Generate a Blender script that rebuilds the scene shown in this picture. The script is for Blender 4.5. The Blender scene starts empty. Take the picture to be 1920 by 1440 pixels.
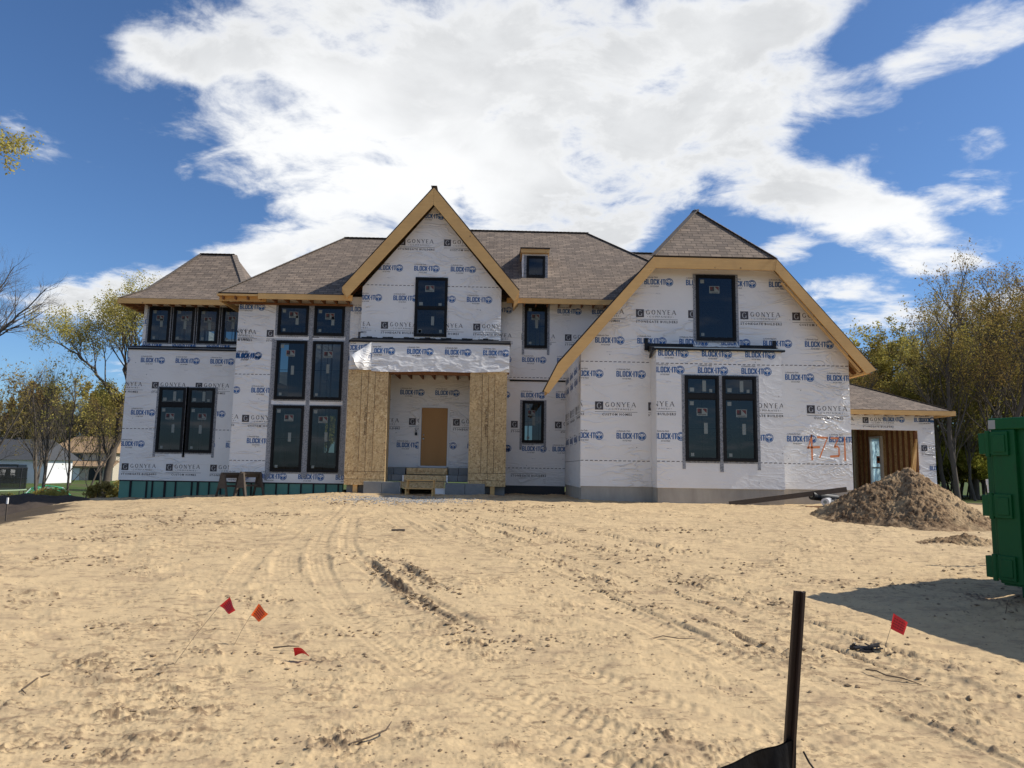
import bpy, bmesh, math, random
import numpy as np
from mathutils import Vector, Matrix
rad = math.radians
S = bpy.context.scene
COL = S.collection
random.seed(7)

# ---------------------------------------------------------------- camera
cam_d = bpy.data.cameras.new('camera'); cam = bpy.data.objects.new('camera', cam_d); COL.objects.link(cam)
pitch, roll, yaw = 0.11875, 0.0161, 0.02204
fwd = Vector((math.sin(yaw)*math.cos(pitch), math.cos(yaw)*math.cos(pitch), math.sin(pitch)))
rt = Vector((math.cos(yaw), -math.sin(yaw), 0)); up = rt.cross(fwd)
r2 = math.cos(roll)*rt + math.sin(roll)*up; u2 = -math.sin(roll)*rt + math.cos(roll)*up
M = Matrix((r2, u2, -fwd)).transposed().to_4x4(); M.translation = (0, 0, 1.6)
cam.matrix_world = M
cam_d.sensor_width = 36; cam_d.lens = 36*1332/1920
cam_d.clip_start = 0.05; cam_d.clip_end = 3000
S.camera = cam
S.view_settings.view_transform = 'Standard'; S.view_settings.look = 'None'
S.view_settings.exposure = 0.12; S.view_settings.gamma = 1.0
S.cycles.max_bounces = 6; S.cycles.transparent_max_bounces = 12
S.cycles.sample_clamp_indirect = 4.0

# ---------------------------------------------------------------- sun and sky
SUN_EL, SUN_STR, SKY_STR = 43.0, 5.0, 0.090
sdir = Vector((math.cos(rad(-2.5))*math.cos(rad(SUN_EL)), math.sin(rad(-2.5))*math.cos(rad(SUN_EL)), math.sin(rad(SUN_EL))))
sl = bpy.data.lights.new('sun', 'SUN'); sl.energy = SUN_STR; sl.angle = rad(0.53); sl.color = (1.0, 0.94, 0.84)
so = bpy.data.objects.new('sun', sl); COL.objects.link(so)
so.rotation_euler = sdir.to_track_quat('Z', 'Y').to_euler()
so.location = (30, 0, 30)

W = bpy.data.worlds.new('World'); S.world = W; W.use_nodes = True
nt = W.node_tree; nt.nodes.clear()
def N(t, typ, **k):
    n = t.nodes.new(typ)
    for a, b in k.items():
        if a == 'i':
            for q, v in b.items(): n.inputs[q].default_value = v
        else: setattr(n, a, b)
    return n
def MT(t, op, a, b=None, c=None, clamp=False):
    n = t.nodes.new('ShaderNodeMath'); n.operation = op; n.use_clamp = clamp
    for i, v in enumerate((a, b, c)):
        if v is None: continue
        if isinstance(v, (int, float)): n.inputs[i].default_value = v
        else: t.links.new(v, n.inputs[i])
    return n.outputs[0]
def MR(t, v, a, b, c=0.0, d=1.0, smooth=False):
    n = t.nodes.new('ShaderNodeMapRange')
    if smooth: n.interpolation_type = 'SMOOTHSTEP'
    t.links.new(v, n.inputs[0])
    for i, x in enumerate((a, b, c, d)): n.inputs[i+1].default_value = x
    return n.outputs[0]
def MIX(t, f, a, b, blend='MIX'):
    n = t.nodes.new('ShaderNodeMix'); n.data_type = 'RGBA'; n.blend_type = blend
    for i, v in ((0, f), (6, a), (7, b)):
        if isinstance(v, (int, float)): n.inputs[i].default_value = v
        elif isinstance(v, tuple): n.inputs[i].default_value = v if len(v) == 4 else (*v, 1)
        else: t.links.new(v, n.inputs[i])
    return n.outputs[2]
def NOISE(t, vec, scale, detail=4, rough=.55, dist=0.0, out=0):
    n = t.nodes.new('ShaderNodeTexNoise'); n.inputs['Scale'].default_value = scale; n.inputs['Detail'].default_value = detail
    n.inputs['Roughness'].default_value = rough; n.inputs['Distortion'].default_value = dist
    if vec is not None: t.links.new(vec, n.inputs['Vector'])
    return n.outputs[out]
def MAP(t, vec, scale=(1, 1, 1), loc=(0, 0, 0), rot=(0, 0, 0), typ='POINT'):
    n = t.nodes.new('ShaderNodeMapping'); n.vector_type = typ
    n.inputs['Location'].default_value = loc; n.inputs['Rotation'].default_value = rot; n.inputs['Scale'].default_value = scale
    t.links.new(vec, n.inputs['Vector']); return n.outputs[0]
def RAMP(t, v, stops):
    n = t.nodes.new('ShaderNodeValToRGB'); t.links.new(v, n.inputs[0])
    e = n.color_ramp.elements
    while len(e) < len(stops): e.new(.5)
    for x, (p, c) in zip(e, stops): x.position = p; x.color = (*c, 1)
    return n.outputs[0]

sky = N(nt, 'ShaderNodeTexSky', sky_type='NISHITA', sun_disc=False)
sky.sun_elevation = rad(SUN_EL); sky.sun_rotation = math.atan2(sdir.x, sdir.y)
sky.altitude = 200; sky.air_density = 1.0; sky.dust_density = 0.6; sky.ozone_density = 2.2
tc = N(nt, 'ShaderNodeTexCoord'); dirv = tc.outputs['Generated']
sp = N(nt, 'ShaderNodeSeparateXYZ'); nt.links.new(dirv, sp.inputs[0])
X, Y, Z = sp.outputs
Yc = MT(nt, 'MAXIMUM', Y, 0.08)
cb = N(nt, 'ShaderNodeCombineXYZ')
nt.links.new(MT(nt, 'DIVIDE', X, Yc), cb.inputs[0]); nt.links.new(MT(nt, 'DIVIDE', Z, Yc), cb.inputs[1])
uv = cb.outputs[0]
# cloud banks: where on the sky (toward the house) each bank stands
BANKS = [(-0.096, 0.548, 0.411, 0.193, 0, 1.0), (0.167, 0.607, 0.338, 0.171, 10, 0.9), (-0.24, 0.594, 0.237, 0.144, -20, 0.7), (-0.029, 0.41, 0.258, 0.138, -25, 0.9), (-0.29, 0.339, 0.199, 0.056, 30, 0.7), (-0.386, 0.281, 0.129, 0.027, 20, 0.6), (-0.296, 0.46, 0.155, 0.09, 0, 0.6), (-0.555, 0.23, 0.157, 0.046, 12, 0.75), (-0.657, 0.205, 0.089, 0.038, 0, 0.35), (0.19, 0.432, 0.111, 0.14, -35, 0.5), (0.166, 0.358, 0.086, 0.04, 0, 0.5), (0.47, 0.405, 0.20, 0.062, -14, 0.8), (0.364, 0.42, 0.111, 0.055, 0, 0.5), (0.575, 0.345, 0.13, 0.055, -35, 0.7), (0.4, 0.554, 0.137, 0.102, 35, 0.45), (0.31, 0.509, 0.12, 0.101, 35, 0.5), (0.647, 0.63, 0.206, 0.052, 27, 0.95), (0.766, 0.677, 0.133, 0.053, 20, 0.6), (0.453, 0.693, 0.132, 0.053, 30, 0.5), (0.713, 0.234, 0.134, 0.04, 10, 0.8), (0.547, 0.231, 0.126, 0.032, 5, 0.6), (0.646, 0.305, 0.103, 0.02, 8, 0.35), (-0.531, 0.607, 0.059, 0.038, -25, 0.38), (-0.575, 0.567, 0.07, 0.025, -15, 0.3), (-0.543, 0.556, 0.047, 0.021, -25, 0.3), (-0.683, 0.482, 0.069, 0.024, -30, 0.25), (-0.464, 0.427, 0.035, 0.024, -40, 0.3), (0.685, 0.428, 0.089, 0.041, 20, 0.3), (-0.227, 0.3, 0.168, 0.047, 15, 0.6), (0.427, 0.328, .05, .03, 10, .55), (0.24, .445, .08, .05, 20, .5), (.595, .39, .07, .03, -10, .5), (.73, .50, .07, .03, 10, .45), (.62, .527, .05, .02, 20, .4), (.55, .475, .05, .03, 20, .45), (.50, .27, .09, .03, 10, .5), (-.47, .58, .06, .03, 0, .45), (-.52, .60, .09, .06, -20, .42), (-.68, .47, .09, .035, -30, .4), (.66, .33, .12, .03, 5, .45)]
acc = None
for (cu, cv, ru, rv, ro, w) in BANKS:
    v = MAP(nt, uv, (ru*1.27, rv*1.38, 1), (cu, cv, 0), (0, 0, rad(ro)), 'TEXTURE')
    ln = N(nt, 'ShaderNodeVectorMath', operation='LENGTH'); nt.links.new(v, ln.inputs[0])
    w = min(1.0, w*1.05)
    f = MR(nt, ln.outputs['Value'], 1.0, 0.15, 0.0, w, True)
    acc = f if acc is None else MT(nt, 'MAXIMUM', acc, f) if w < .43 else MT(nt, 'ADD', acc, MT(nt, 'MULTIPLY', f, MT(nt, 'SUBTRACT', 1.0, acc, clamp=True)))
front = MR(nt, Y, 0.05, 0.3, 0, 1)
acc = MT(nt, 'ADD', MT(nt, 'MULTIPLY', acc, front), MT(nt, 'MULTIPLY', MT(nt, 'SUBTRACT', 1.0, front), 0.32))
# cloud texture on a flat layer overhead
zz = MT(nt, 'ADD', MT(nt, 'MAXIMUM', Z, 0.0), 0.22)
c2 = N(nt, 'ShaderNodeCombineXYZ')
nt.links.new(MT(nt, 'DIVIDE', X, zz), c2.inputs[0]); nt.links.new(MT(nt, 'DIVIDE', Y, zz), c2.inputs[1])
n1 = NOISE(nt, c2.outputs[0], 3.2, 9, .62, .35)
n2 = NOISE(nt, MAP(nt, c2.outputs[0], (1, 1, 1), (4.3, 1.7, .6)), 1.3, 4, .5)
n3 = NOISE(nt, MAP(nt, c2.outputs[0], (1.0, 1.35, 1), (2.1, 7.7, .2), (0, 0, .5)), 7.5, 9, .60, .5)
dens = MT(nt, 'ADD', MT(nt, 'MULTIPLY', acc, 0.78), MT(nt, 'MULTIPLY', MT(nt, 'SUBTRACT', n1, .5), 1.6))
dens = MT(nt, 'ADD', dens, MT(nt, 'MULTIPLY', MT(nt, 'SUBTRACT', n3, .5), .95))
alpha = MR(nt, dens, 0.18, 0.66, 0, 1, True)
thick = MR(nt, dens, 0.42, 0.80, 0, 1, True)
shade = MR(nt, MT(nt, 'ADD', n2, MT(nt, 'MULTIPLY', MT(nt, 'SUBTRACT', n1, .5), .22)), 0.40, 0.60, 0.0, 1.0, True)
gr = MT(nt, 'MULTIPLY', thick, shade)
skyc = MIX(nt, 1.0, sky.outputs[0], (0.74, 1.0, 1.30), 'MULTIPLY')
ccol = MIX(nt, gr, (10.3, 10.4, 10.5), (6.8, 6.95, 7.15))
ccol = MIX(nt, MR(nt, n3, .40, .65, 0, .30), ccol, (9.6, 9.8, 10.0))
alpha = MT(nt, 'MULTIPLY', alpha, MR(nt, Z, 0.0, 0.05, 0.3, 1))
skyc = MIX(nt, alpha, skyc, ccol)
bg = N(nt, 'ShaderNodeBackground'); bg.inputs[1].default_value = SKY_STR
nt.links.new(skyc, bg.inputs[0])
wo = N(nt, 'ShaderNodeOutputWorld'); nt.links.new(bg.outputs[0], wo.inputs[0])

# ---------------------------------------------------------------- helpers
def mat(name, color, rough=.7, metal=0.0, spec=.5, build=None):
    m = bpy.data.materials.new(name); m.use_nodes = True
    t = m.node_tree; b = t.nodes['Principled BSDF']
    b.inputs['Base Color'].default_value = (*color, 1); b.inputs['Roughness'].default_value = rough
    b.inputs['Metallic'].default_value = metal; b.inputs['Specular IOR Level'].default_value = spec
    if build: build(t, b)
    return m
def OBJC(t): return N(t, 'ShaderNodeTexCoord').outputs['Object']
def BUMP(t, b, h, strength=.5, dist=.01):
    n = t.nodes.new('ShaderNodeBump'); n.inputs['Strength'].default_value = strength; n.inputs['Distance'].default_value = dist
    t.links.new(h, n.inputs['Height']); t.links.new(n.outputs[0], b.inputs['Normal']); return n
def BC(t, b, c): t.links.new(c, b.inputs['Base Color'])

def tag(o, label=None, cat=None, group=None, kind=None):
    for k, v in (('label', label), ('category', cat), ('group', group), ('kind', kind)):
        if v: o[k] = v
    return o
def empty(name, loc=(0, 0, 0), rz=0.0, label=None, cat=None, group=None):
    o = bpy.data.objects.new(name, None); COL.objects.link(o); o.location = loc; o.rotation_euler = (0, 0, rz)
    o.empty_display_size = .2
    return tag(o, label, cat, group)
class MB:
    def __init__(s): s.v = []; s.f = []; s.m = []; s.pc = []
    def add(s, pts, faces, mi=0):
        k = len(s.v); s.pc.append((k, len(s.f))); s.v += [tuple(p) for p in pts]
        for f in faces: s.f.append(tuple(k+i for i in f)); s.m.append(mi)
        return s
    def box(s, x0, x1, y0, y1, z0, z1, mi=0):
        return s.add([(x0,y0,z0),(x1,y0,z0),(x1,y1,z0),(x0,y1,z0),(x0,y0,z1),(x1,y0,z1),(x1,y1,z1),(x0,y1,z1)],
              [(0,3,2,1),(4,5,6,7),(0,1,5,4),(1,2,6,5),(2,3,7,6),(3,0,4,7)], mi)
    def prism(s, poly, y0, y1, mi=0):   # polygon in XZ (counter-clockwise seen from -Y) pushed from y0 to y1
        n = len(poly); k = [(x, y0, z) for x, z in poly]+[(x, y1, z) for x, z in poly]
        return s.add(k, [tuple(range(n)), tuple(range(2*n-1, n-1, -1))]+[(i, i+n, (i+1) % n+n, (i+1) % n) for i in range(n)], mi)
    def prismz(s, poly, z0, z1, mi=0):  # polygon in XY ccw from above
        n = len(poly); k = [(x, y, z0) for x, y in poly]+[(x, y, z1) for x, y in poly]
        return s.add(k, [tuple(range(n-1, -1, -1)), tuple(range(n, 2*n))]+[(i, (i+1) % n, (i+1) % n+n, i+n) for i in range(n)], mi)
    def bar(s, p0, p1, w, h, mi=0, side=None):   # rectangular bar from p0 to p1
        p0, p1 = Vector(p0), Vector(p1); d = (p1-p0).normalized()
        a = Vector(side) if side else (Vector((0, 0, 1)) if abs(d.z) < .9 else Vector((0, 1, 0)))
        x = d.cross(a).normalized()*w/2; y = x.cross(d).normalized()*h/2
        pts = [p+sx*x+sy*y for p in (p0, p1) for sx, sy in ((-1,-1),(1,-1),(1,1),(-1,1))]
        return s.add(pts, [(0,1,2,3),(7,6,5,4),(0,4,5,1),(1,5,6,2),(2,6,7,3),(3,7,4,0)], mi)
    def tube(s, pts, rs, n=8, mi=0, cap=True):
        pts = [Vector(p) for p in pts]
        if isinstance(rs, (int, float)): rs = [rs]*len(pts)
        k = len(s.v); prev = None; s.pc.append((k, len(s.f)))
        for i, p in enumerate(pts):
            d = (pts[min(i+1, len(pts)-1)]-pts[max(i-1, 0)]).normalized()
            if prev is None: a = d.orthogonal().normalized()
            else: a = (prev-d*prev.dot(d)).normalized()
            prev = a; b = d.cross(a)
            for j in range(n):
                t = 2*math.pi*j/n; s.v.append(tuple(p+rs[i]*(math.cos(t)*a+math.sin(t)*b)))
        for i in range(len(pts)-1):
            for j in range(n):
                q = (j+1) % n; s.f.append((k+i*n+j, k+i*n+q, k+(i+1)*n+q, k+(i+1)*n+j)); s.m.append(mi)
        if cap:
            s.f.append(tuple(k+j for j in range(n-1, -1, -1))); s.m.append(mi)
            e = k+(len(pts)-1)*n; s.f.append(tuple(e+j for j in range(n))); s.m.append(mi)
        return s
    def each(s, name, mats, parent=None, **k):   # every piece added becomes a part of its own
        ends = s.pc[1:]+[(len(s.v), len(s.f))]; out = []
        for (v0, f0), (v1, f1) in zip(s.pc, ends):
            q = MB(); q.v = s.v[v0:v1]; q.f = [tuple(i-v0 for i in f) for f in s.f[f0:f1]]; q.m = s.m[f0:f1]; out.append(q.build(name, mats, parent, **k))
        return out
    def build(s, name, mats, parent=None, smooth=False, label=None, cat=None, group=None, kind=None, uvf=None, bevel=0):
        me = bpy.data.meshes.new(name); me.from_pydata(s.v, [], s.f)
        for m in (mats if isinstance(mats, (list, tuple)) else [mats]): me.materials.append(m)
        me.polygons.foreach_set('material_index', s.m)
        if smooth: me.polygons.foreach_set('use_smooth', [True]*len(s.f))
        if uvf:
            uvl = me.uv_layers.new(name='uv')
            for fi, p in enumerate(me.polygons):
                for li in p.loop_indices:
                    uvl.data[li].uv = uvf(fi, Vector(me.vertices[me.loops[li].vertex_index].co))
        me.update()
        o = bpy.data.objects.new(name, me); COL.objects.link(o)
        if parent is not None:
            o.parent = parent
            if parent.type == 'EMPTY' and not parent.get('_local'): o.location = -parent.location
        if bevel:
            bv = o.modifiers.new('bevel', 'BEVEL'); bv.width = bevel; bv.segments = 2; bv.limit_method = 'ANGLE'
        return tag(o, label, cat, group, kind)

# ---- noise on arrays
def _h(ix, iy, s):
    h = (ix.astype(np.int64)*374761393+iy.astype(np.int64)*668265263+s*144664867) & 0xffffffff
    h = ((h ^ (h >> 13))*1274126177) & 0xffffffff; h = h ^ (h >> 16)
    return h
def pnoise(x, y, s=0):
    x0 = np.floor(x); y0 = np.floor(y); fx = x-x0; fy = y-y0
    u = fx*fx*fx*(fx*(fx*6-15)+10); v = fy*fy*fy*(fy*(fy*6-15)+10)
    def g(ix, iy, dx, dy):
        a = _h(ix, iy, s)*(2*np.pi/4294967296.0); return np.cos(a)*dx+np.sin(a)*dy
    a = g(x0, y0, fx, fy); b = g(x0+1, y0, fx-1, fy); c = g(x0, y0+1, fx, fy-1); d = g(x0+1, y0+1, fx-1, fy-1)
    return (a+(b-a)*u+(c-a)*v+(a-b-c+d)*u*v)*1.45
def fbm(x, y, f, o=4, s=0, g=.5):
    r = 0; a = 1.0
    for i in range(o): r = r+a*pnoise(x*f, y*f, s+i*17); f *= 2.03; a *= g
    return r
def sm(a, b, t):
    t = np.clip((t-a)/(b-a), 0, 1); return t*t*(3-2*t)
def zbase(x, y):
    x = np.asarray(x, float); y = np.asarray(y, float)
    z = np.interp(y, [-50, 0, 3, 5, 8, 13, 17, 21, 27, 34, 60, 400], [-.1, 0, .02, .08, .25, .54, .68, .75, .75, .6, .1, 0.])
    edge = np.interp(y, [0, 12, 17, 21, 25, 40], [-11, -8.2, -9.5, -11.6, -14.3, -14.5])
    z = z-.05*np.clip(-5-x, 0, 9)*sm(8, 20, y)
    low = np.interp(y, [0, 15, 25, 35, 50, 70, 100, 400], [-.3, -.3, -.5, -.8, -1.1, -1.22, -1.3, -1.5])
    z = z+(low-z)*sm(0, 5, edge-x)
    z = z-.25*sm(11, 22, x)*sm(5, 20, y)
    return z
def gz(x, y): return float(zbase(x, y))
# ---------------------------------------------------------------- materials
def _wrap(t, b):
    c = OBJC(t)
    wr = NOISE(t, MAP(t, c, (1.0, 1.0, 2.6), rot=(0, rad(28), 0)), 1.1, 3, .55, 1.1)
    ridge = MT(t, 'SUBTRACT', 1.0, MT(t, 'ABSOLUTE', MT(t, 'MULTIPLY', MT(t, 'SUBTRACT', wr, .5), 6.0)), clamp=True)
    ridge = MT(t, 'POWER', ridge, 3.0)
    zone = MR(t, NOISE(t, c, .45, 2, .5), .42, .66, 0.15, 1, True)
    fine = NOISE(t, MAP(t, c, (1, 1, 1.3)), 7.0, 4, .55, .3)
    h = MT(t, 'ADD', MT(t, 'MULTIPLY', MT(t, 'MULTIPLY', ridge, zone), 1.0), MT(t, 'MULTIPLY', fine, .25))
    BUMP(t, b, h, .8, .028)
    # staples and nail heads
    vo = N(t, 'ShaderNodeTexVoronoi'); vo.inputs['Scale'].default_value = 2.6; vo.inputs['Randomness'].default_value = .9
    t.links.new(c, vo.inputs['Vector'])
    dot = MR(t, vo.outputs['Distance'], .032, .05, 1, 0)
    base = MIX(t, NOISE(t, c, 1.3, 3), (.72, .705, .685), (.83, .815, .80))
    BC(t, b, MIX(t, MT(t, 'MULTIPLY', dot, .75), base, (.16, .16, .17)))
M_WRAP = mat('house_wrap_film', (.65, .65, .66), .34, spec=.5, build=_wrap)
M_BLUE = mat('print_blue', (.015, .10, .30), .45)
M_BLACK = mat('print_black', (.045, .038, .042), .45)
M_GREYP = mat('print_grey', (.42, .42, .43), .5)
M_NAVY = mat('print_small', (.10, .13, .22), .5)
M_ORANGE = mat('spray_orange', (.80, .27, .10), .6)
PRN = [M_WRAP, M_BLUE, M_BLACK, M_GREYP, M_NAVY, M_ORANGE]
def _lum(t, b):
    c = OBJC(t)
    g = NOISE(t, MAP(t, c, (1.2, 6, 18)), 1.5, 4, .6, .4)
    g2 = NOISE(t, c, 2.0, 3)
    col = MIX(t, g, (.58, .33, .11), (.78, .50, .20)); col = MIX(t, MR(t, g2, .3, .8, 0, .45), col, (.40, .24, .10))
    vo = N(t, 'ShaderNodeTexVoronoi'); vo.inputs['Scale'].default_value = 1.6; t.links.new(c, vo.inputs['Vector'])
    col = MIX(t, MR(t, vo.outputs['Distance'], .03, .06, .8, 0), col, (.16, .08, .04))
    BC(t, b, col); BUMP(t, b, g, .25, .004)
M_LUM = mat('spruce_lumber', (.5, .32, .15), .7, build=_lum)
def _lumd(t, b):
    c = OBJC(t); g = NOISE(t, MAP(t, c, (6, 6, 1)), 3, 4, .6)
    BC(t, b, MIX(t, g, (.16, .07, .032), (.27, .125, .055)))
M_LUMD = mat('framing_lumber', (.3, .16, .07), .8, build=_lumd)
M_OLDW = mat('weathered_wood', (.13, .105, .08), .85, build=lambda t, b: BC(t, b, MIX(t, NOISE(t, MAP(t, OBJC(t), (2, 2, 14)), 3, 4), (.04, .032, .025), (.115, .09, .07))))  # old wood, tone lowered to carry the shade on the sawhorses
def _osb(t, b):
    c = OBJC(t); v = N(t, 'ShaderNodeTexVoronoi'); v.inputs['Scale'].default_value = 26.0
    t.links.new(MAP(t, MIXV(t, c), (1, 1, .55), rot=(0, .6, 0)), v.inputs['Vector'])
    v2 = N(t, 'ShaderNodeTexVoronoi'); v2.inputs['Scale'].default_value = 38.0
    t.links.new(MAP(t, MIXV(t, c), (.5, 1, 1), rot=(0, -.5, 0)), v2.inputs['Vector'])
    s1 = N(t, 'ShaderNodeSeparateColor'); t.links.new(v.outputs['Color'], s1.inputs[0])
    s2 = N(t, 'ShaderNodeSeparateColor'); t.links.new(v2.outputs['Color'], s2.inputs[0])
    f = MT(t, 'MULTIPLY', s1.outputs[0], s2.outputs[1])
    col = RAMP(t, f, [(0, (.36, .22, .10)), (.08, (.56, .38, .18)), (.5, (.68, .49, .25)), (1, (.80, .62, .36))])
    col = MIX(t, MR(t, NOISE(t, c, 1.2, 3), .35, .7, 0, .3), col, (.50, .34, .16))
    BC(t, b, col); BUMP(t, b, f, .3, .004)
def MIXV(t, c):
    n = N(t, 'ShaderNodeTexNoise'); n.inputs['Scale'].default_value = 9; t.links.new(c, n.inputs['Vector'])
    a = N(t, 'ShaderNodeVectorMath', operation='MULTIPLY_ADD'); t.links.new(n.outputs['Color'], a.inputs[0])
    a.inputs[1].default_value = (.05, .05, .05); t.links.new(c, a.inputs[2]); return a.outputs[0]
M_OSB = mat('osb_sheathing', (.55, .4, .2), .75, build=_osb)
M_CUT = mat('panel_joint', (.10, .06, .03), .9)
def _sh(t, b):
    u = N(t, 'ShaderNodeTexCoord').outputs['UV']
    nz = N(t, 'ShaderNodeTexNoise'); nz.inputs['Scale'].default_value = 1.7; t.links.new(u, nz.inputs['Vector'])
    br = N(t, 'ShaderNodeTexBrick'); br.offset = .37; br.offset_frequency = 2; br.squash = 1
    for k, v in (('Scale', 1.0), ('Mortar Size', .010), ('Mortar Smooth', .1), ('Bias', -.05), ('Brick Width', .31), ('Row Height', .142)): br.inputs[k].default_value = v
    br.inputs['Color1'].default_value = (.215, .17, .135, 1); br.inputs['Color2'].default_value = (.125, .10, .083, 1); br.inputs['Mortar'].default_value = (.055, .046, .04, 1)
    t.links.new(u, br.inputs['Vector'])
    b2 = N(t, 'ShaderNodeTexBrick'); b2.offset = .61; b2.offset_frequency = 3
    for k, v in (('Scale', 1.0), ('Mortar Size', 0.0), ('Bias', .1), ('Brick Width', .17), ('Row Height', .142)): b2.inputs[k].default_value = v
    b2.inputs['Color1'].default_value = (.84, .83, .82, 1); b2.inputs['Color2'].default_value = (1.12, 1.10, 1.08, 1)
    t.links.new(u, b2.inputs['Vector'])
    col = MIX(t, 1.0, br.outputs['Color'], b2.outputs['Color'], 'MULTIPLY')
    gr = NOISE(t, u, 90, 3, .7)
    col = MIX(t, 1.0, col, MIX(t, gr, (.7, .7, .7), (1.35, 1.33, 1.3)), 'MULTIPLY')
    col = MIX(t, MR(t, NOISE(t, u, .8, 3), .35, .7, 0, .25), col, (.15, .125, .105))
    BC(t, b, col)
    su = N(t, 'ShaderNodeSeparateXYZ'); t.links.new(u, su.inputs[0])
    saw = MT(t, 'SUBTRACT', 1.0, MT(t, 'FRACT', MT(t, 'DIVIDE', su.outputs[1], .142)))
    h = MT(t, 'ADD', MT(t, 'MULTIPLY', saw, 1.0), MT(t, 'MULTIPLY', br.outputs['Fac'], -.6))
    BUMP(t, b, MT(t, 'ADD', h, MT(t, 'MULTIPLY', gr, .25)), .8, .012)
M_SH = mat('asphalt_shingles', (.17, .14, .11), .9, spec=.3, build=_sh)
M_SHE = mat('shingle_edge', (.035, .03, .028), .9)
M_CAP = mat('ridge_cap_shingle', (.16, .13, .105), .9, build=lambda t, b: BC(t, b, MIX(t, NOISE(t, OBJC(t), 12, 3), (.09, .072, .06), (.22, .18, .145))))
def _conc(t, b):
    c = OBJC(t); n = NOISE(t, c, 1.4, 6, .65); n2 = NOISE(t, MAP(t, c, (1, 1, .25)), 5, 4)
    BC(t, b, MIX(t, MR(t, n2, .35, .75, 0, .5), MIX(t, n, (.30, .275, .235), (.50, .46, .40)), (.24, .215, .18)))
    BUMP(t, b, NOISE(t, c, 40, 4), .25, .004)
M_CONC = mat('foundation_concrete', (.3, .29, .27), .9, build=_conc)
M_BLOCK = mat('grey_block', (.17, .18, .19), .85, build=lambda t, b: (BC(t, b, MIX(t, NOISE(t, OBJC(t), 4, 6, .7), (.15, .155, .155), (.28, .285, .28))), BUMP(t, b, NOISE(t, OBJC(t), 60, 3), .4, .004)))
M_GREEN = mat('green_insulation', (.10, .30, .24), .6, build=lambda t, b: BC(t, b, MIX(t, NOISE(t, OBJC(t), 1.5, 4), (.07, .19, .145), (.12, .30, .235))))
M_BLK = mat('black_rubber_tape', (.010, .010, .012), .5, spec=.3)
M_FRM = mat('black_window_frame', (.006, .006, .007), .6, spec=.25)
M_FLG = mat('grey_flashing_tape', (.30, .31, .34), .55, build=lambda t, b: BC(t, b, MIX(t, MR(t, NOISE(t, OBJC(t), 26, 2), .5, .56, 0, .8), (.30, .31, .335), (.13, .14, .16))))
M_WHITE = mat('white_paint', (.74, .74, .73), .5)
M_PAPER = mat('white_sticker', (.22, .25, .245), .8, spec=.1)
M_MAR = mat('maroon_sticker_ink', (.10, .025, .028), .7)
M_DARKI = mat('dark_sticker_ink', (.02, .02, .025), .6)
def _door(t, b):
    c = OBJC(t); BC(t, b, MIX(t, NOISE(t, MAP(t, c, (1, 1, .3)), 3, 4), (.38, .195, .065), (.47, .255, .09)))
M_DOOR = mat('tan_door', (.38, .22, .09), .65, build=_door)
M_STEEL = mat('brushed_steel', (.55, .54, .5), .3, metal=1)
def glassmat(name, tint):
    m = bpy.data.materials.new(name); m.use_nodes = True; t = m.node_tree; t.nodes.clear()
    tr = N(t, 'ShaderNodeBsdfTransparent'); tr.inputs[0].default_value = (*tint, 1)
    gl = N(t, 'ShaderNodeBsdfGlossy'); gl.inputs['Roughness'].default_value = .02; gl.inputs[0].default_value = (.85, .9, 1, 1)
    fr = N(t, 'ShaderNodeFresnel'); fr.inputs[0].default_value = 1.5
    ob = N(t, 'ShaderNodeTexCoord').outputs['Object']
    bp = t.nodes.new('ShaderNodeBump'); bp.inputs['Strength'].default_value = .03; bp.inputs['Distance'].default_value = .02
    t.links.new(NOISE(t, ob, 1.2, 1), bp.inputs['Height']); t.links.new(bp.outputs[0], gl.inputs['Normal'])
    mx = N(t, 'ShaderNodeMixShader'); t.links.new(MT(t, 'MULTIPLY', fr.outputs[0], 1.15, clamp=True), mx.inputs[0])
    t.links.new(tr.outputs[0], mx.inputs[1]); t.links.new(gl.outputs[0], mx.inputs[2])
    o = N(t, 'ShaderNodeOutputMaterial'); t.links.new(mx.outputs[0], o.inputs[0]); return m
M_GLASS = glassmat('window_glass', (.15, .19, .20))
M_DRY = mat('interior_wall_board', (.42, .40, .34), .9)
M_SUB = mat('subfloor', (.30, .22, .13), .9)

# ---------------------------------------------------------------- printed marks of the house wrap
def text_tris(s, w, h, bold=0.0, space=1.0, res=2):
    cu = bpy.data.curves.new('t', 'FONT'); cu.body = s; cu.resolution_u = res; cu.offset = bold; cu.space_character = space
    o = bpy.data.objects.new('t', cu); COL.objects.link(o)
    dg = bpy.context.evaluated_depsgraph_get(); me = bpy.data.meshes.new_from_object(o.evaluated_get(dg))
    me.calc_loop_triangles()
    v = np.array([x.co[:2] for x in me.vertices]); t = np.array([x.vertices[:] for x in me.loop_triangles])
    bpy.data.objects.remove(o); bpy.data.curves.remove(cu); bpy.data.meshes.remove(me)
    v -= v.min(0); v *= np.array([w, h])/v.max(0)
    tri = v[t]
    ar = (tri[:, 1, 0]-tri[:, 0, 0])*(tri[:, 2, 1]-tri[:, 0, 1])-(tri[:, 1, 1]-tri[:, 0, 1])*(tri[:, 2, 0]-tri[:, 0, 0])
    tri[ar < 0] = tri[ar < 0][:, ::-1]
    return tri[np.abs(ar) > 1e-9]
def poly_tris(pts):
    p = np.array(pts, float); return np.array([[p[0], p[i], p[i+1]] for i in range(1, len(p)-1)])
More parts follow.
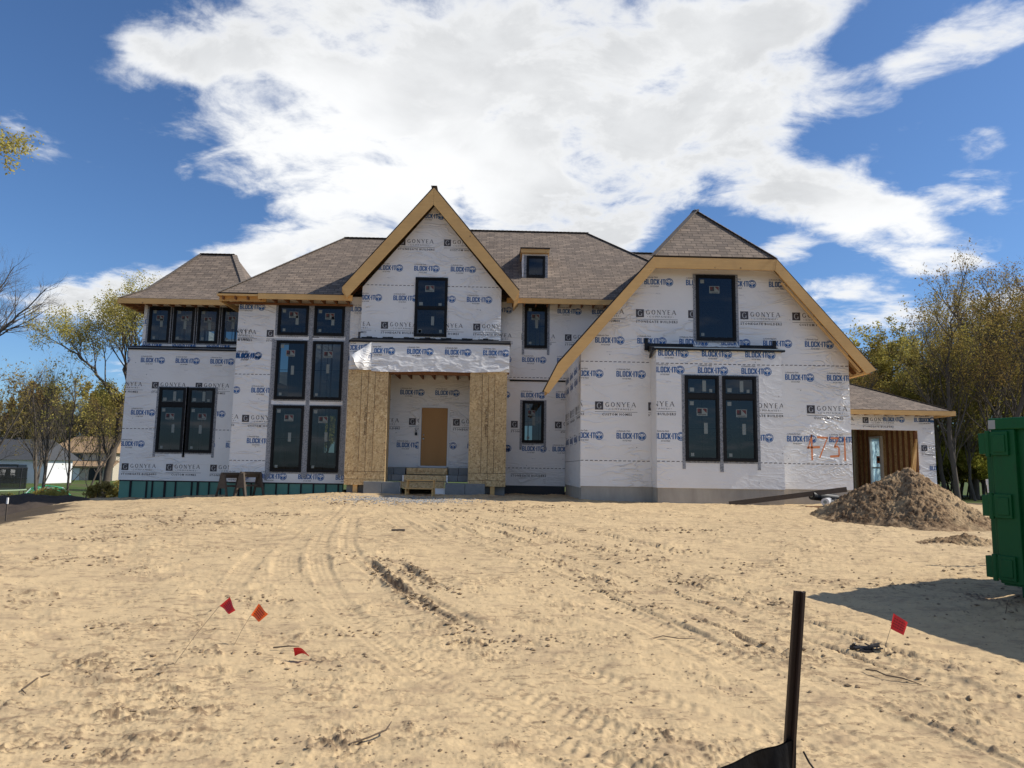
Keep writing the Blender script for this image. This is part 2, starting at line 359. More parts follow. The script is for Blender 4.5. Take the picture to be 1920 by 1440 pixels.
def ring_tris(cx, cy, r0, r1, n=20):
    out = []
    for i in range(n):
        a, b = 2*math.pi*i/n, 2*math.pi*(i+1)/n
        P = lambda r, t: (cx+r*math.cos(t), cy+r*math.sin(t))
        out += [[P(r0, a), P(r1, a), P(r1, b)], [P(r0, a), P(r1, b), P(r0, b)]]
    return np.array(out)
def at(t, x, y): return t+np.array([x, y])
def serif_word(wd, h, pitch):
    # light roman capitals with serifs, drawn as strokes
    th, tn = h*.15, h*.07; out = []; x = 0
    def st(x0, y0, x1, y1, w):
        d = np.array([x1-x0, y1-y0]); n = np.array([-d[1], d[0]])/np.hypot(*d)*w/2; a = np.array([x0, y0]); b = np.array([x1, y1])
        out.append(poly_tris([a-n, b-n, b+n, a+n]))
    def sf(cx, y): st(cx-h*.14, y, cx+h*.14, y, h*.05)
    def arc(cx, cy, rx, ry, a0, a1):
        n = 14
        for i in range(n):
            A = a0+(a1-a0)*i/n; B = a0+(a1-a0)*(i+1)/n
            w = lambda q: tn+(th-tn)*abs(math.cos(q))
            p = lambda q, r: (cx+(rx+r)*math.cos(q), cy+(ry+r)*math.sin(q))
            t = poly_tris([p(A, -w(A)/2), p(A, w(A)/2), p(B, w(B)/2), p(B, -w(B)/2)])
            out.append(t)
    for c in wd:
        W_ = {'G': .78, 'O': .82, 'N': .78, 'Y': .74, 'E': .56, 'A': .80}[c]*h
        if c == 'O': arc(x+W_/2, h/2, W_/2-th/2, h/2-tn/2, 0, 2*math.pi)
        if c == 'G':
            arc(x+W_/2, h/2, W_/2-th/2, h/2-tn/2, .65, 2*math.pi-.75); st(x+W_*.88, h*.06, x+W_*.88, h*.42, th); sf(x+W_*.86, h*.42)
        if c == 'N':
            st(x+W_*.12, 0, x+W_*.12, h, tn); st(x+W_*.1, h, x+W_*.9, 0, th); st(x+W_*.9, 0, x+W_*.9, h, tn); sf(x+W_*.12, h*.02); sf(x+W_*.9, h*.98)
        if c == 'Y':
            st(x, h, x+W_*.5, h*.45, th); st(x+W_, h, x+W_*.5, h*.45, tn); st(x+W_*.5, 0, x+W_*.5, h*.47, th); sf(x+W_*.5, h*.02); sf(x, h*.98); sf(x+W_, h*.98)
        if c == 'E':
            st(x+W_*.15, 0, x+W_*.15, h, th)
            for yy, ww in ((h*.03, 1), (h*.5, .85), (h*.97, .95)): st(x, yy, x+W_*ww, yy, tn)
        if c == 'A':
            st(x, 0, x+W_*.5, h, tn); st(x+W_, 0, x+W_*.5, h, th); st(x+W_*.18, h*.33, x+W_*.8, h*.33, tn*.8); sf(x, h*.02); sf(x+W_, h*.02)
        x += W_+pitch
    t = np.concatenate(out)
    ar = (t[:, 1, 0]-t[:, 0, 0])*(t[:, 2, 1]-t[:, 0, 1])-(t[:, 1, 1]-t[:, 0, 1])*(t[:, 2, 0]-t[:, 0, 0])
    t[ar < 0] = t[ar < 0][:, ::-1]
    return t, x-pitch
def block_word(wd, x, h, w, gap):
    # heavy condensed capitals cut from straight strokes
    T = []; s = w*.36
    def R(a, b, c, d): T.append(poly_tris([(x+a, b), (x+c, b), (x+c, d), (x+a, d)]))
    def Q(*p): T.append(poly_tris([(x+a, b) for a, b in p]))
    for c in wd:
        k = w
        if c in 'BOCL': R(0, 0 if c != 'O' and c != 'C' else h*.10, s, h if c in 'BL' else h*.90)
        if c in 'OC':
            Q((0, h*.10), (w*.2, 0), (w*.8, 0), (w, h*.10), (w, h*.17), (0, h*.17)); Q((0, h*.83), (w, h*.83), (w, h*.90), (w*.8, h), (w*.2, h), (0, h*.90))
        if c == 'O': R(w-s, h*.10, w, h*.90)
        if c == 'C': R(w-s, h*.10, w, h*.36); R(w-s, h*.64, w, h*.90)
        if c == 'L': R(s, 0, w*.92, h*.17); k = w*.92
        if c == 'B': R(s, 0, w*.85, h*.16); R(s, h*.43, w*.82, h*.58); R(s, h*.84, w*.85, h); R(w-s, h*.08, w, h*.46); R(w-s, h*.55, w*.97, h*.92)
        if c == 'K': R(0, 0, s, h); Q((s, h*.38), (w-s*.95, 0), (w*1.04, 0), (s*1.5, h*.62)); Q((s, h*.38), (s*1.75, h*.46), (w, h), (w-s, h), (s, h*.62))
        if c == 'I': R(0, 0, s*1.05, h); k = s*1.05
        if c == 'T': R(w/2-s/2, 0, w/2+s/2, h); R(0, h*.83, w/2-s/2, h); R(w/2+s/2, h*.83, w, h)
        if c == '-': R(0, h*.40, w*.30, h*.60); k = w*.30
        x += k+gap
    t = np.concatenate(T); return t
LOGO_B = [(1, block_word('BLOCK-IT', 0, .165, .083, .0105)),
          (2, at(text_tris('Kimberly-Clark', .33, .058, .012, 1.0, 1), .07, .185)), (4, at(ring_tris(0, 0, .018, .026, 8), .03, .21)),
          (2, at(text_tris('HOUSE WRAP', .25, .045, .01, 1.1, 1), .18, -.075)),
          (1, ring_tris(.73, .078, .103, .122, 24)),
          (1, poly_tris([(.635, .10), (.722, .055), (.722, -.015), (.655, .01)])), (1, poly_tris([(.738, .055), (.825, .10), (.805, .01), (.738, -.015)])),
          (1, poly_tris([(.73, .07), (.80, .115), (.795, .15), (.73, .178), (.665, .15), (.66, .115)])*.999),
          (4, at(text_tris('WRAP IT UP', .14, .018, .0, 1, 1), .33, -.27)), (4, at(text_tris('www.kimberly-clarkbuildingproducts.com', .86, .030, .0, 1, 1), .0, -.33))]
LOGO_B[9] = (0, poly_tris([(.73, .085), (.795, .12), (.73, .15), (.665, .12)]))
_g, _gw = serif_word('G', .17, 0)
_n, _nw = serif_word('GONYEA', .135, .052)
def logo_g(line):
    w = 1.22
    sub = at(text_tris(line, w if line[0] == 'S' else .86, .072, .028, 1.25, 1), 0 if line[0] == 'S' else .2, -.165)
    return [(2, poly_tris([(0, 0), (.235, 0), (.235, .235), (0, .235)])), (3, at(_g*1.0, .118-_gw/2, .033)),
            (2, at(_n, .30, .085)), (2, at(text_tris('COMPANIES', .66, .05, .0, 1.35, 1), .385, -.005)),
            (2, poly_tris([(.33, .012), (.345, .012), (.345, .027), (.33, .027)])), (2, poly_tris([(1.08, .012), (1.095, .012), (1.095, .027), (1.08, .027)])),
            (2, poly_tris([(0, -.065), (w, -.065), (w, -.055), (0, -.055)])), (2, sub)]
LOGO_C, LOGO_S = logo_g('CUSTOM HOMES'), logo_g('STONEGATE BUILDERS')
def dashes(n=8):
    out = []
    for i in range(n): out.append(poly_tris([(i*.135, 0), (i*.135+.085, .004), (i*.135+.085, .024), (i*.135, .02)]))
    return [(2, np.concatenate(out))]
DASH = dashes()

def clip_half(p, a, b, c):   # keep a*x+b*y<=c
    out = []
    for i in range(len(p)):
        P, Q = p[i], p[(i+1) % len(p)]
        dp, dq = a*P[0]+b*P[1]-c, a*Q[0]+b*Q[1]-c
        if dp <= 0: out.append(P)
        if (dp < 0 < dq) or (dq < 0 < dp):
            t = dp/(dp-dq); out.append((P[0]+(Q[0]-P[0])*t, P[1]+(Q[1]-P[1])*t))
    return out
def clip_convex(p, poly):    # poly ccw
    for i in range(len(poly)):
        (x0, y0), (x1, y1) = poly[i], poly[(i+1) % len(poly)]
        a, b = (y1-y0), -(x1-x0); p = clip_half(p, a, b, a*x0+b*y0)
        if len(p) < 3: return []
    return p
def minus_rect(p, r):
    x0, x1, y0, y1 = r; out = []
    for (h1, rest) in (((1, 0, x0), (-1, 0, -x0)), ((-1, 0, -x1), (1, 0, x1)), ((0, 1, y0), (0, -1, -y0)), ((0, -1, -y1), (0, 1, y1))):
        q = clip_half(p, *h1)
        if len(q) >= 3: out.append(q)
        p = clip_half(p, *rest)
        if len(p) < 3: return out
    return out
def wall(name, parent, poly, plane, pos, holes=(), rows=(), thick=.14, label=None, extra=()):
    """Sheathed wall: convex outline in (u, v), openings, printed house wrap on the outer face.
    plane 'F' faces the camera side (-Y) at y=pos, 'L' faces -X at x=pos (u=-y), 'R' faces +X (u=y)."""
    def P(u, v, d):
        return (u, pos-d, v) if plane == 'F' else (pos-d, -u, v) if plane == 'L' else (pos+d, u, v)
    V = []; F = []; MI = []
    us = sorted({p[0] for p in poly} | {h[0] for h in holes} | {h[1] for h in holes}); vs = sorted({p[1] for p in poly} | {h[2] for h in holes} | {h[3] for h in holes})
    us = [u for u in us if min(p[0] for p in poly) <= u <= max(p[0] for p in poly)]; vs = [v for v in vs if min(p[1] for p in poly) <= v <= max(p[1] for p in poly)]
    for a, b in zip(us, us[1:]):
        for c, d in zip(vs, vs[1:]):
            mu, mv = (a+b)/2, (c+d)/2
            if any(h[0] < mu < h[1] and h[2] < mv < h[3] for h in holes): continue
            q = clip_convex([(a, c), (b, c), (b, d), (a, d)], poly)
            if len(q) < 3: continue
            k = len(V); V += [P(u, v, 0) for u, v in q]; F.append(tuple(range(k, k+len(q)))); MI.append(0)
            k = len(V); V += [P(u, v, -thick) for u, v in q]; F.append(tuple(range(k+len(q)-1, k-1, -1))); MI.append(6)
    loops = [(poly, 1)]+[([(h[0], h[2]), (h[0], h[3]), (h[1], h[3]), (h[1], h[2])], 1) for h in holes]
    for lp, _ in loops:
        for i in range(len(lp)):
            A, B = lp[i], lp[(i+1) % len(lp)]; k = len(V)
            V += [P(*A, 0), P(*A, -thick), P(*B, -thick), P(*B, 0)]; F.append((k, k+1, k+2, k+3)); MI.append(0 if lp is poly else 6)
    bu0, bu1 = min(p[0] for p in poly), max(p[0] for p in poly)
    def stamp(logo, u, v, lim=None, d=.003, sx=1):
        for mi, T in logo:
            T = T*np.array([sx, 1])+np.array([u, v]); dd = d+(.0015 if mi in (0, 3) else 0)
            mn = T.reshape(-1, 2).min(0); mx = T.reshape(-1, 2).max(0)
            if mx[0] < bu0 or mn[0] > bu1: continue
            inside = all((B[1]-A[1])*X_-(B[0]-A[0])*Y_ <= (B[1]-A[1])*A[0]-(B[0]-A[0])*A[1]+1e-9 for A, B in zip(poly, poly[1:]+poly[:1]) for X_ in (mn[0], mx[0]) for Y_ in (mn[1], mx[1]))
            hs = [h for h in holes if mx[0] > h[0] and mn[0] < h[1] and mx[1] > h[2] and mn[1] < h[3]]
            lims = lim and (mn[1] < lim[0] or mx[1] > lim[1])
            for tr in T:
                ps = [[tuple(x) for x in tr]]
                if not inside: ps = [q for q in (clip_convex(p, poly) for p in ps) if len(q) >= 3]
                if lims and ps:
                    ps = [clip_half(p, 0, 1, lim[1]) for p in ps]; ps = [clip_half(p, 0, -1, -lim[0]) for p in ps if len(p) >= 3]; ps = [p for p in ps if len(p) >= 3]
                for h in hs:
                    if ps: ps = [q for p in ps for q in minus_rect(p, h)]
                for p in ps:
                    if len(p) < 3: continue
                    k = len(V); V.extend(P(x, y, dd) for x, y in p); F.append(tuple(range(k, k+len(p)))); MI.append(mi)
    for row in rows:
        typ, v, ph = row[:3]; lim = row[3] if len(row) > 3 else None; rng = row[4] if len(row) > 4 else (bu0, bu1)
        if typ == 'B':
            u = ph
            while u > bu0-1: u -= 1.225
            while u < bu1:
                if rng[0]-.9 < u < rng[1]: stamp(LOGO_B, u, v, lim)
                u += 1.225
        elif typ in 'CS':
            u = ph; k = 0 if typ == 'C' else 1
            while u > bu0-1.3: u -= 1.53; k += 1
            while u < bu1:
                if rng[0]-1.3 < u < rng[1]: stamp(LOGO_C if k % 2 == 0 else LOGO_S, u, v, lim)
                u += 1.53; k += 1
        elif typ == '-':
            u = bu0
            while u < bu1: stamp(DASH, u, v, lim); u += 1.08
    for tris, mi, u, v in extra: stamp([(mi, tris)], u, v, d=.006)
    me = bpy.data.meshes.new(name); me.from_pydata(V, [], F)
    for m in PRN+[M_OSB]: me.materials.append(m)
    me.polygons.foreach_set('material_index', MI); me.update()
    o = bpy.data.objects.new(name, me); COL.objects.link(o); o.parent = parent; o.location = -parent.location
    if label: o['label'] = label
    return o

# ---------------------------------------------------------------- windows
def sticker(st, cx, cz, y, w, h, kind):
    mb = MB(); st.append(mb)
    if kind == 'logo':
        mb.box(cx-w/2, cx+w/2, y-.004, y, cz-h/2, cz+h/2, 0)
        y -= .005
        mb.add([(cx-w*.43, y, cz-h*.22), (cx-w*.03, y, cz-h*.22), (cx-w*.03, y, cz+h*.42), (cx-w*.43, y, cz+h*.42)], [(0, 1, 2, 3)], 2)
        mb.add([(cx-w*.43, y-.001, cz-h*.0), (cx-w*.2, y-.001, cz-h*.0), (cx-w*.2, y-.001, cz+h*.42), (cx-w*.43, y-.001, cz+h*.42)], [(0, 1, 2, 3)], 1)
        mb.add([(cx+w*.02, y, cz+h*.42), (cx+w*.43, y, cz-h*.16), (cx+w*.43, y, cz+h*.42)], [(0, 1, 2)], 1)
        for k in range(7): mb.add([(cx-w*.38+k*w*.11, y, cz-h*.40), (cx-w*.30+k*w*.11, y, cz-h*.40), (cx-w*.30+k*w*.11, y, cz-h*.30), (cx-w*.38+k*w*.11, y, cz-h*.30)], [(0, 1, 2, 3)], 2)
    else: mb.box(cx-w/2, cx+w/2, y-.004, y, cz-h/2, cz+h/2, 0)
def window(parent, Yw, x0, x1, z0, z1, transom=None, check=None, grid=True, stick=('logo', 'strip', 'sq'), tail=.16, flange=True, inset=.0, seed=0, label=None):
    rn = random.Random(seed)
    fr = MB(); fw = .062; ya, yb = Yw-.045, Yw+.05
    fr.box(x0, x1, ya, yb, z1-fw, z1); fr.box(x0, x1, ya, yb, z0, z0+fw*1.1)
    fr.box(x0, x0+fw, ya, yb, z0+fw*1.1, z1-fw); fr.box(x1-fw, x1, ya, yb, z0+fw*1.1, z1-fw)
    if transom: fr.box(x0+fw, x1-fw, ya+.004, yb, transom-.065, transom+.065)
    if check: fr.box(x0+fw, x1-fw, ya+.01, yb, check-.03, check+.03)
    secs = [(z0+fw*1.1, (transom-.065) if transom else (check-.03) if check else z1-fw)]
    if transom: secs.append((transom+.065, z1-fw))
    if check: secs.append((check+.03, z1-fw))
    # sash lip around each light
    for a, b in secs:
        for q in ((x0+fw, x0+fw+.03, a, b), (x1-fw-.03, x1-fw, a, b), (x0+fw+.03, x1-fw-.03, a, a+.03), (x0+fw+.03, x1-fw-.03, b-.03, b)): fr.box(q[0], q[1], Yw-.028, Yw+.03, q[2], q[3])
        if grid:
            cx = (x0+x1)/2; fr.box(cx-.008, cx+.008, Yw+.004, Yw+.012, a+.03, b-.03)
            if b-a > .7: fr.box(x0+fw+.03, x1-fw-.03, Yw+.0135, Yw+.02, (a+b)/2-.007, (a+b)/2+.007)
    w = fr.build('window', M_FRM, parent, label=label)
    pn = MB()
    for a, b in secs: pn.add([(x0+fw+.028, Yw-.004, a+.028), (x1-fw-.028, Yw-.004, a+.028), (x1-fw-.028, Yw-.004, b-.028), (x0+fw+.028, Yw-.004, b-.028)], [(0, 1, 2, 3)])
    pn.build('pane', M_GLASS, w)
    if flange:
        fl = MB(); d0, d1 = Yw-.012, Yw-.004; q = .085
        fl.box(x0-q, x0, d0, d1, z0-tail, z1+.03); fl.box(x1, x1+q, d0, d1, z0-tail, z1+.03); fl.box(x0, x1, d0, d1, z1, z1+.03); fl.box(x0, x1, d0, d1, z0-.05, z0)
        fl.build('flashing_tape', M_FLG, w)
    st = []; gx0, gx1 = x0+fw+.04, x1-fw-.04; y = Yw-.005; W_ = gx1-gx0
    a, b = secs[0]
    top = secs[-1] if check else secs[0]
    if 'logo' in stick: sticker(st, (x0+x1)/2+rn.uniform(-.06, .06), top[1]-min(.36, (top[1]-top[0])*.3)+rn.uniform(-.04, .02), y, min(.30, W_*.48), min(.30, W_*.48)*.72, 'logo')
    if 'strip' in stick: sticker(st, (x0+x1)/2+rn.uniform(.02, .16)*W_, a+(b-a)*rn.uniform(.48, .56), y, .10, .30, 's')
    if 'sq' in stick:
        sticker(st, gx0+.09, b-.13 if not check else a+.12, y, .11, .11, 's'); sticker(st, gx0+.08+rn.uniform(0, .04), a+.11, y, .09, .09, 's')
        if check: sticker(st, gx1-.1, a+.12, y, .09, .1, 's'); sticker(st, gx0+.1, top[0]+.11, y, .12, .11, 's'); sticker(st, gx1-.14, top[0]+.1, y, .1, .08, 's')
    if transom and 'sq' in stick:
        a, b = secs[1]; sticker(st, gx0+.1, a+.12, y, .12, .11, 's'); sticker(st, (gx0+gx1)/2+.07, (a+b)/2, y, .1, (b-a)*.68, 's'); sticker(st, gx1-.12, a+.1, y, .08, .09, 's')
    for q in st: q.build('window_sticker', [M_PAPER, M_MAR, M_DARKI], w)
    return (x0+.03, x1-.03, z0+.03, z1-.03)
# ---------------------------------------------------------------- the house
HOUSE = empty('unfinished_house', (-1, 22, .75), 0, 'large two-storey house under construction, wrapped in white printed house wrap with brown shingle roofs', 'house')
def roof(name, polys, caps=(), th=.05, parent=None, label=None):
    V = []; F = []; MI = []; UV = []
    for pts in polys:
        pts = [Vector(p) for p in pts]
        n = Vector((0, 0, 0))
        for i in range(len(pts)): n += (pts[i]-pts[0]).cross(pts[(i+1) % len(pts)]-pts[0])
        n.normalize()
        if n.z < 0: pts.reverse(); n = -n
        ua = Vector((0, 0, 1)).cross(n)
        ua = ua.normalized() if ua.length > 1e-4 else Vector((1, 0, 0)); va = n.cross(ua)
        uvs = [(p.dot(ua)+50, p.dot(va)+50) for p in pts]
        k = len(V); m = len(pts)
        V += [tuple(p) for p in pts]+[tuple(p-n*th) for p in pts]
        F.append(tuple(range(k, k+m))); MI.append(0); UV += uvs
        F.append(tuple(range(k+2*m-1, k+m-1, -1))); MI.append(2); UV += uvs[::-1]
        for i in range(m):
            j = (i+1) % m; F.append((k+i, k+m+i, k+m+j, k+j)); MI.append(1); UV += [(0, 0)]*4
    me = bpy.data.meshes.new(name); me.from_pydata(V, [], F)
    for q in (M_SH, M_SHE, M_OSB): me.materials.append(q)
    me.polygons.foreach_set('material_index', MI)
    ul = me.uv_layers.new(name='uv'); ul.data.foreach_set('uv', [c for p in UV for c in p]); me.update()
    o = bpy.data.objects.new(name, me); COL.objects.link(o); o.parent = parent or HOUSE; o.location = -HOUSE.location
    if label: o['label'] = label
    if caps:
        mb = MB()
        for a, b in caps:
            a, b = Vector(a), Vector(b); L = (b-a).length; nn = max(1, int(L/.16)); d = (b-a)/nn
            for i in range(nn):
                mb.bar(a+d*i+Vector((0, 0, .002)), a+d*(i+1.12)+Vector((0, 0, .012)), .20, .012)
        mb.build('ridge_cap', M_CAP, o)
    return o

# main roof (right of the entrance gable) and its hips
zr = 11.47
roof('roof', [[(-7.2, 24.0, 7.47), (8.5, 24.0, 7.47), (3.72, 28.8, zr), (-2.4, 28.8, zr)], [(8.5, 24.0, 7.47), (8.5, 33.6, 7.47), (3.72, 28.8, zr)],
              [(8.5, 33.6, 7.47), (-7.2, 33.6, 7.47), (-2.4, 28.8, zr), (3.72, 28.8, zr)], [(-7.2, 33.6, 7.47), (-7.2, 24.0, 7.47), (-2.4, 28.8, zr)]],
     caps=[((-2.4, 28.8, zr), (3.72, 28.8, zr)), ((8.5, 24, 7.47), (3.72, 28.8, zr))])
# left front roof over the tall windows
roof('roof', [[(-9.22, 23.1, 7.22), (-5.0, 23.1, 7.22), (-5.0, 27.0, 10.44), (-6.03, 27.0, 10.44)], [(-4.999, 23.75, 7.757), (-2.2, 23.75, 7.757), (-2.2, 27.0, 10.44), (-4.999, 27.0, 10.44)], [(-9.22, 31, 7.22), (-9.22, 23.1, 7.22), (-6.03, 27.0, 10.44)],
              [(-2.2, 31, 7.22), (-9.22, 31, 7.22), (-6.03, 27.0, 10.44), (-2.2, 27, 10.44)]],
     caps=[((-6.03, 27.0, 10.44), (-2.2, 27.0, 10.44)), ((-9.22, 23.1, 7.22), (-6.03, 27.0, 10.44))])
# bell-cast hip roof of the far left wing
A0, A1 = (-13.47, 25.08, 7.43), (-8.98, 25.08, 7.43); m0, m1 = (-13.0, 26.0, 7.98), (-9.34, 26.0, 7.98)
q0, q1 = (-12.62, 26.95, 8.83), (-9.9, 26.95, 8.83); t0, t1 = (-12.02, 28.1, 9.99), (-10.66, 28.1, 9.99)
B0, B1 = (-13.47, 31.1, 7.43), (-8.6, 31.1, 7.43)
roof('roof', [[A0, A1, m1, m0], [m0, m1, q1, q0], [q0, q1, t1, t0], [q1, (-9.9, 29.25, 8.83), t1], [q1, m1, (-9.34, 30.2, 7.98), (-9.9, 29.25, 8.83)], [m1, A1, (-8.98, 31.1, 7.43), (-9.34, 30.2, 7.98)], [B0, A0, m0, (-13.0, 30.2, 7.98)], [(-13.0, 30.2, 7.98), m0, q0, (-12.62, 29.25, 8.83)],
              [(-12.62, 29.25, 8.83), q0, t0], [(-8.98, 31.1, 7.43), B0, (-13.0, 30.2, 7.98), (-9.34, 30.2, 7.98)], [(-9.34, 30.2, 7.98), (-13.0, 30.2, 7.98), (-12.62, 29.25, 8.83), (-9.9, 29.25, 8.83)], [(-9.9, 29.25, 8.83), (-12.62, 29.25, 8.83), t0, t1]],
     caps=[(t0, t1), (t0, q0), (q0, m0), (m0, A0), (t1, q1), (q1, m1), (m1, A1)])
# entrance gable roof
gx, gza, ge, gy0, gy1 = -2.21, 10.96, 7.47, 22.88, 28.4
roof('roof', [[(gx, gy0, gza), (gx, gy1, gza), (-5.12, gy1, ge), (-5.12, gy0, ge)], [(gx, gy1, gza), (gx, gy0, gza), (.70, gy0, ge), (.70, gy1, ge)]], caps=[((gx, gy0, gza), (gx, gy1, gza))])
# clipped-gable roof of the right wing
wy0, wy1, wxr, wzr = 19.73, 27.6, 6.22, 9.82
L1, L2, L3 = (4.44, 7.76), (1.72, 4.62), (1.33, 3.84); R1, R2 = (8.0, 7.76), (10.76, 4.60)
ap = 21.55
roof('roof', [[(L1[0], wy0, L1[1]), (R1[0], wy0, R1[1]), (wxr, ap, wzr)],
              [(L1[0], wy0, L1[1]), (wxr, ap, wzr), (wxr, wy1, wzr), (2.25, wy1, 5.233), (2.25, 20.5, 5.233), (L2[0], 20.5, L2[1]), (L2[0], wy0, L2[1])],
              [(L2[0], wy0, L2[1]), (L2[0], 20.5, L2[1]), (L3[0], 20.5, L3[1]), (L3[0], wy0, L3[1])],
              [(R1[0], wy0, R1[1]), (R2[0], wy0, R2[1]), (R2[0], wy1, R2[1]), (wxr, wy1, wzr), (wxr, ap, wzr)]],
     caps=[((L1[0], wy0, L1[1]), (wxr, ap, wzr)), ((R1[0], wy0, R1[1]), (wxr, ap, wzr)), ((wxr, ap, wzr), (wxr, wy1, wzr))])
# low back roof joining main house and wing
roof('roof', [[(3, 24.6, 7.9), (10.2, 24.6, 7.9), (8.0, 27.5, 10.25), (3, 27.5, 10.25)], [(10.2, 30.4, 7.9), (3, 30.4, 7.9), (3, 27.5, 10.25), (8.0, 27.5, 10.25)], [(10.2, 24.6, 7.9), (10.2, 30.4, 7.9), (8.0, 27.5, 10.25)]], caps=[((3, 27.5, 10.25), (8, 27.5, 10.25))])
# garage hip roof
roof('roof', [[(9.6, 27.0, 4.10), (17.72, 27.0, 4.10), (13.9, 30.8, 6.0), (9.6, 30.8, 6.0)], [(17.72, 27.0, 4.10), (17.72, 34.6, 4.10), (13.9, 30.8, 6.0)], [(17.72, 34.6, 4.10), (9.6, 34.6, 4.10), (9.6, 30.8, 6.0), (13.9, 30.8, 6.0)]],
     caps=[((17.72, 27.0, 4.10), (13.9, 30.8, 6.0)), ((9.6, 30.8, 6), (13.9, 30.8, 6))])

# ---- fascias, rake boards, beams, rafters
f = MB(); f.box(-7.9, -4.8, 23.06, 23.10, 7.02, 7.20); f.box(-9.24, -7.7, 23.30, 23.34, 6.98, 7.15); f.box(-9.26, -7.7, 23.1, 23.30, 7.12, 7.18)
f.box(.30, 4.5, 23.96, 24.0, 7.27, 7.45); f.box(-13.47, -8.76, 25.04, 25.08, 7.22, 7.41); f.box(-13.51, -13.47, 25.04, 31.1, 7.22, 7.41)
f.box(-9.26, -9.22, 23.34, 25.4, 6.98, 7.16)
f.box(9.6, 17.72, 26.96, 27.0, 3.90, 4.08); f.box(17.72, 17.76, 26.96, 34.6, 3.90, 4.08)
f.each('fascia', M_LUM, HOUSE)
f = MB()
for (xa, xb, y0, y1, z) in ((-9.1, -5.0, 23.14, 23.7, 7.04), (.5, 4.4, 24.0, 24.6, 7.30), (-13.4, -9.3, 25.08, 25.6, 7.24), (10.4, 17.6, 27.0, 27.5, 3.93)):
    x = xa
    while x < xb: f.box(x, x+.04, y0, y1, z-.02, z+.12); x += .405
y = 25.2
while y < 31: f.box(-13.46, -12.8, y, y+.04, 7.24, 7.38); y += .405
f.box(-9.1, -4.9, 23.6, 23.69, 6.96, 7.02)
y = 20.0
while y < 20.1:
    f.add([(1.4, y, 3.86), (1.4, y+.04, 3.86), (2.4, y+.04, 5.0), (2.4, y, 5.0), (1.4, y, 4.0-.02), (1.4, y+.04, 4.0-.02), (2.4, y+.04, 5.16), (2.4, y, 5.16)], [(0, 3, 2, 1), (4, 5, 6, 7), (0, 1, 5, 4), (1, 2, 6, 5), (2, 3, 7, 6), (3, 0, 4, 7)]); y += .6
for xx, sg in ((.66, 1), (-5.08, -1)):
    y = 23.0
    while y < 24.6:
        a = xx-sg*.02; b = xx-sg*.56
        f.add([(a, y, 7.30), (a, y+.04, 7.30), (b, y+.04, 7.96), (b, y, 7.96), (a, y, 7.42), (a, y+.04, 7.42), (b, y+.04, 8.06), (b, y, 8.06)], [(0, 3, 2, 1), (4, 5, 6, 7), (0, 1, 5, 4), (1, 2, 6, 5), (2, 3, 7, 6), (3, 0, 4, 7)]); y += .3
y = 19.9
while y < 24:
    f.add([(10.7, y, 4.42), (10.7, y+.04, 4.42), (10.24, y+.04, 4.95), (10.24, y, 4.95), (10.7, y, 4.58), (10.7, y+.04, 4.58), (10.24, y+.04, 5.11), (10.24, y, 5.11)], [(0, 3, 2, 1), (4, 5, 6, 7), (0, 1, 5, 4), (1, 2, 6, 5), (2, 3, 7, 6), (3, 0, 4, 7)]); y += .405
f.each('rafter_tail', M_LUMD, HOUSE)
def sloped(mb, P, Q, w, y0, y1, cutP=None, cutQ=None, drop=.05):
    # board under the roof line from P to Q (x,z); w is its vertical height
    mb.prism([(P[0], P[1]-drop-w), (Q[0], Q[1]-drop-w), (Q[0], Q[1]-drop), (P[0], P[1]-drop)] if P[0] < Q[0] else [(Q[0], Q[1]-drop-w), (P[0], P[1]-drop-w), (P[0], P[1]-drop), (Q[0], Q[1]-drop)], y0, y1)
rk = MB()
rk.prism([(-5.12, ge-.06), (-4.95, ge-.40), (gx-.002, gza-.66), (gx-.002, gza-.07)], 22.86, 22.90); rk.prism([(gx+.002, gza-.66), (.53, ge-.40), (.70, ge-.06), (gx+.002, gza-.07)], 22.86, 22.90)
rk.each('rake_board', M_LUM, HOUSE)
rk = MB()
rk.prism([(-5.12, ge-.20), (-4.96, ge-.40), (-4.96, ge-.13), (-5.12, ge-.07)], 22.905, 24.4); rk.prism([(.53, ge-.40), (.69, ge-.20), (.69, ge-.07), (.53, ge-.13)], 22.905, 24.4)
rk.each('eave_board', M_LUM, HOUSE)
rk = MB()
rk.prism([(1.46, 3.70), (1.93, 4.34), (4.50, 7.38), (4.44, 7.70), (1.72, 4.56), (1.33, 3.78)], 19.70, 19.745)
rk.prism([(4.503, 7.38), (7.94, 7.38), (8.0, 7.70), (4.443, 7.70)], 19.705, 19.745)
rk.prism([(7.945, 7.38), (10.48, 4.43), (10.76, 4.54), (8.003, 7.70)], 19.70, 19.745)
rk.each('rake_board', M_LUM, HOUSE)
rk = MB()
rk.bar((10.50, 19.745, 4.46), (10.50, 27, 4.46), .16, .05); rk.bar((1.42, 19.745, 3.80), (1.42, 20.48, 3.80), .05, .14)
rk.bar((10.12, 20.0, 5.12), (8.2, 20.0, 7.30), .04, .09, side=(0, 1, 0)); rk.bar((10.35, 19.8, 4.50), (8.15, 19.8, 7.05), .05, .06, side=(0, 1, 0))
rk.each('eave_board', M_LUM, HOUSE)

# ---- walls
WALLS = {}
win = []
def W4(Yw, x0, x1, z0, z1, **k): return window(HOUSE, Yw, x0, x1, z0, z1, **k)
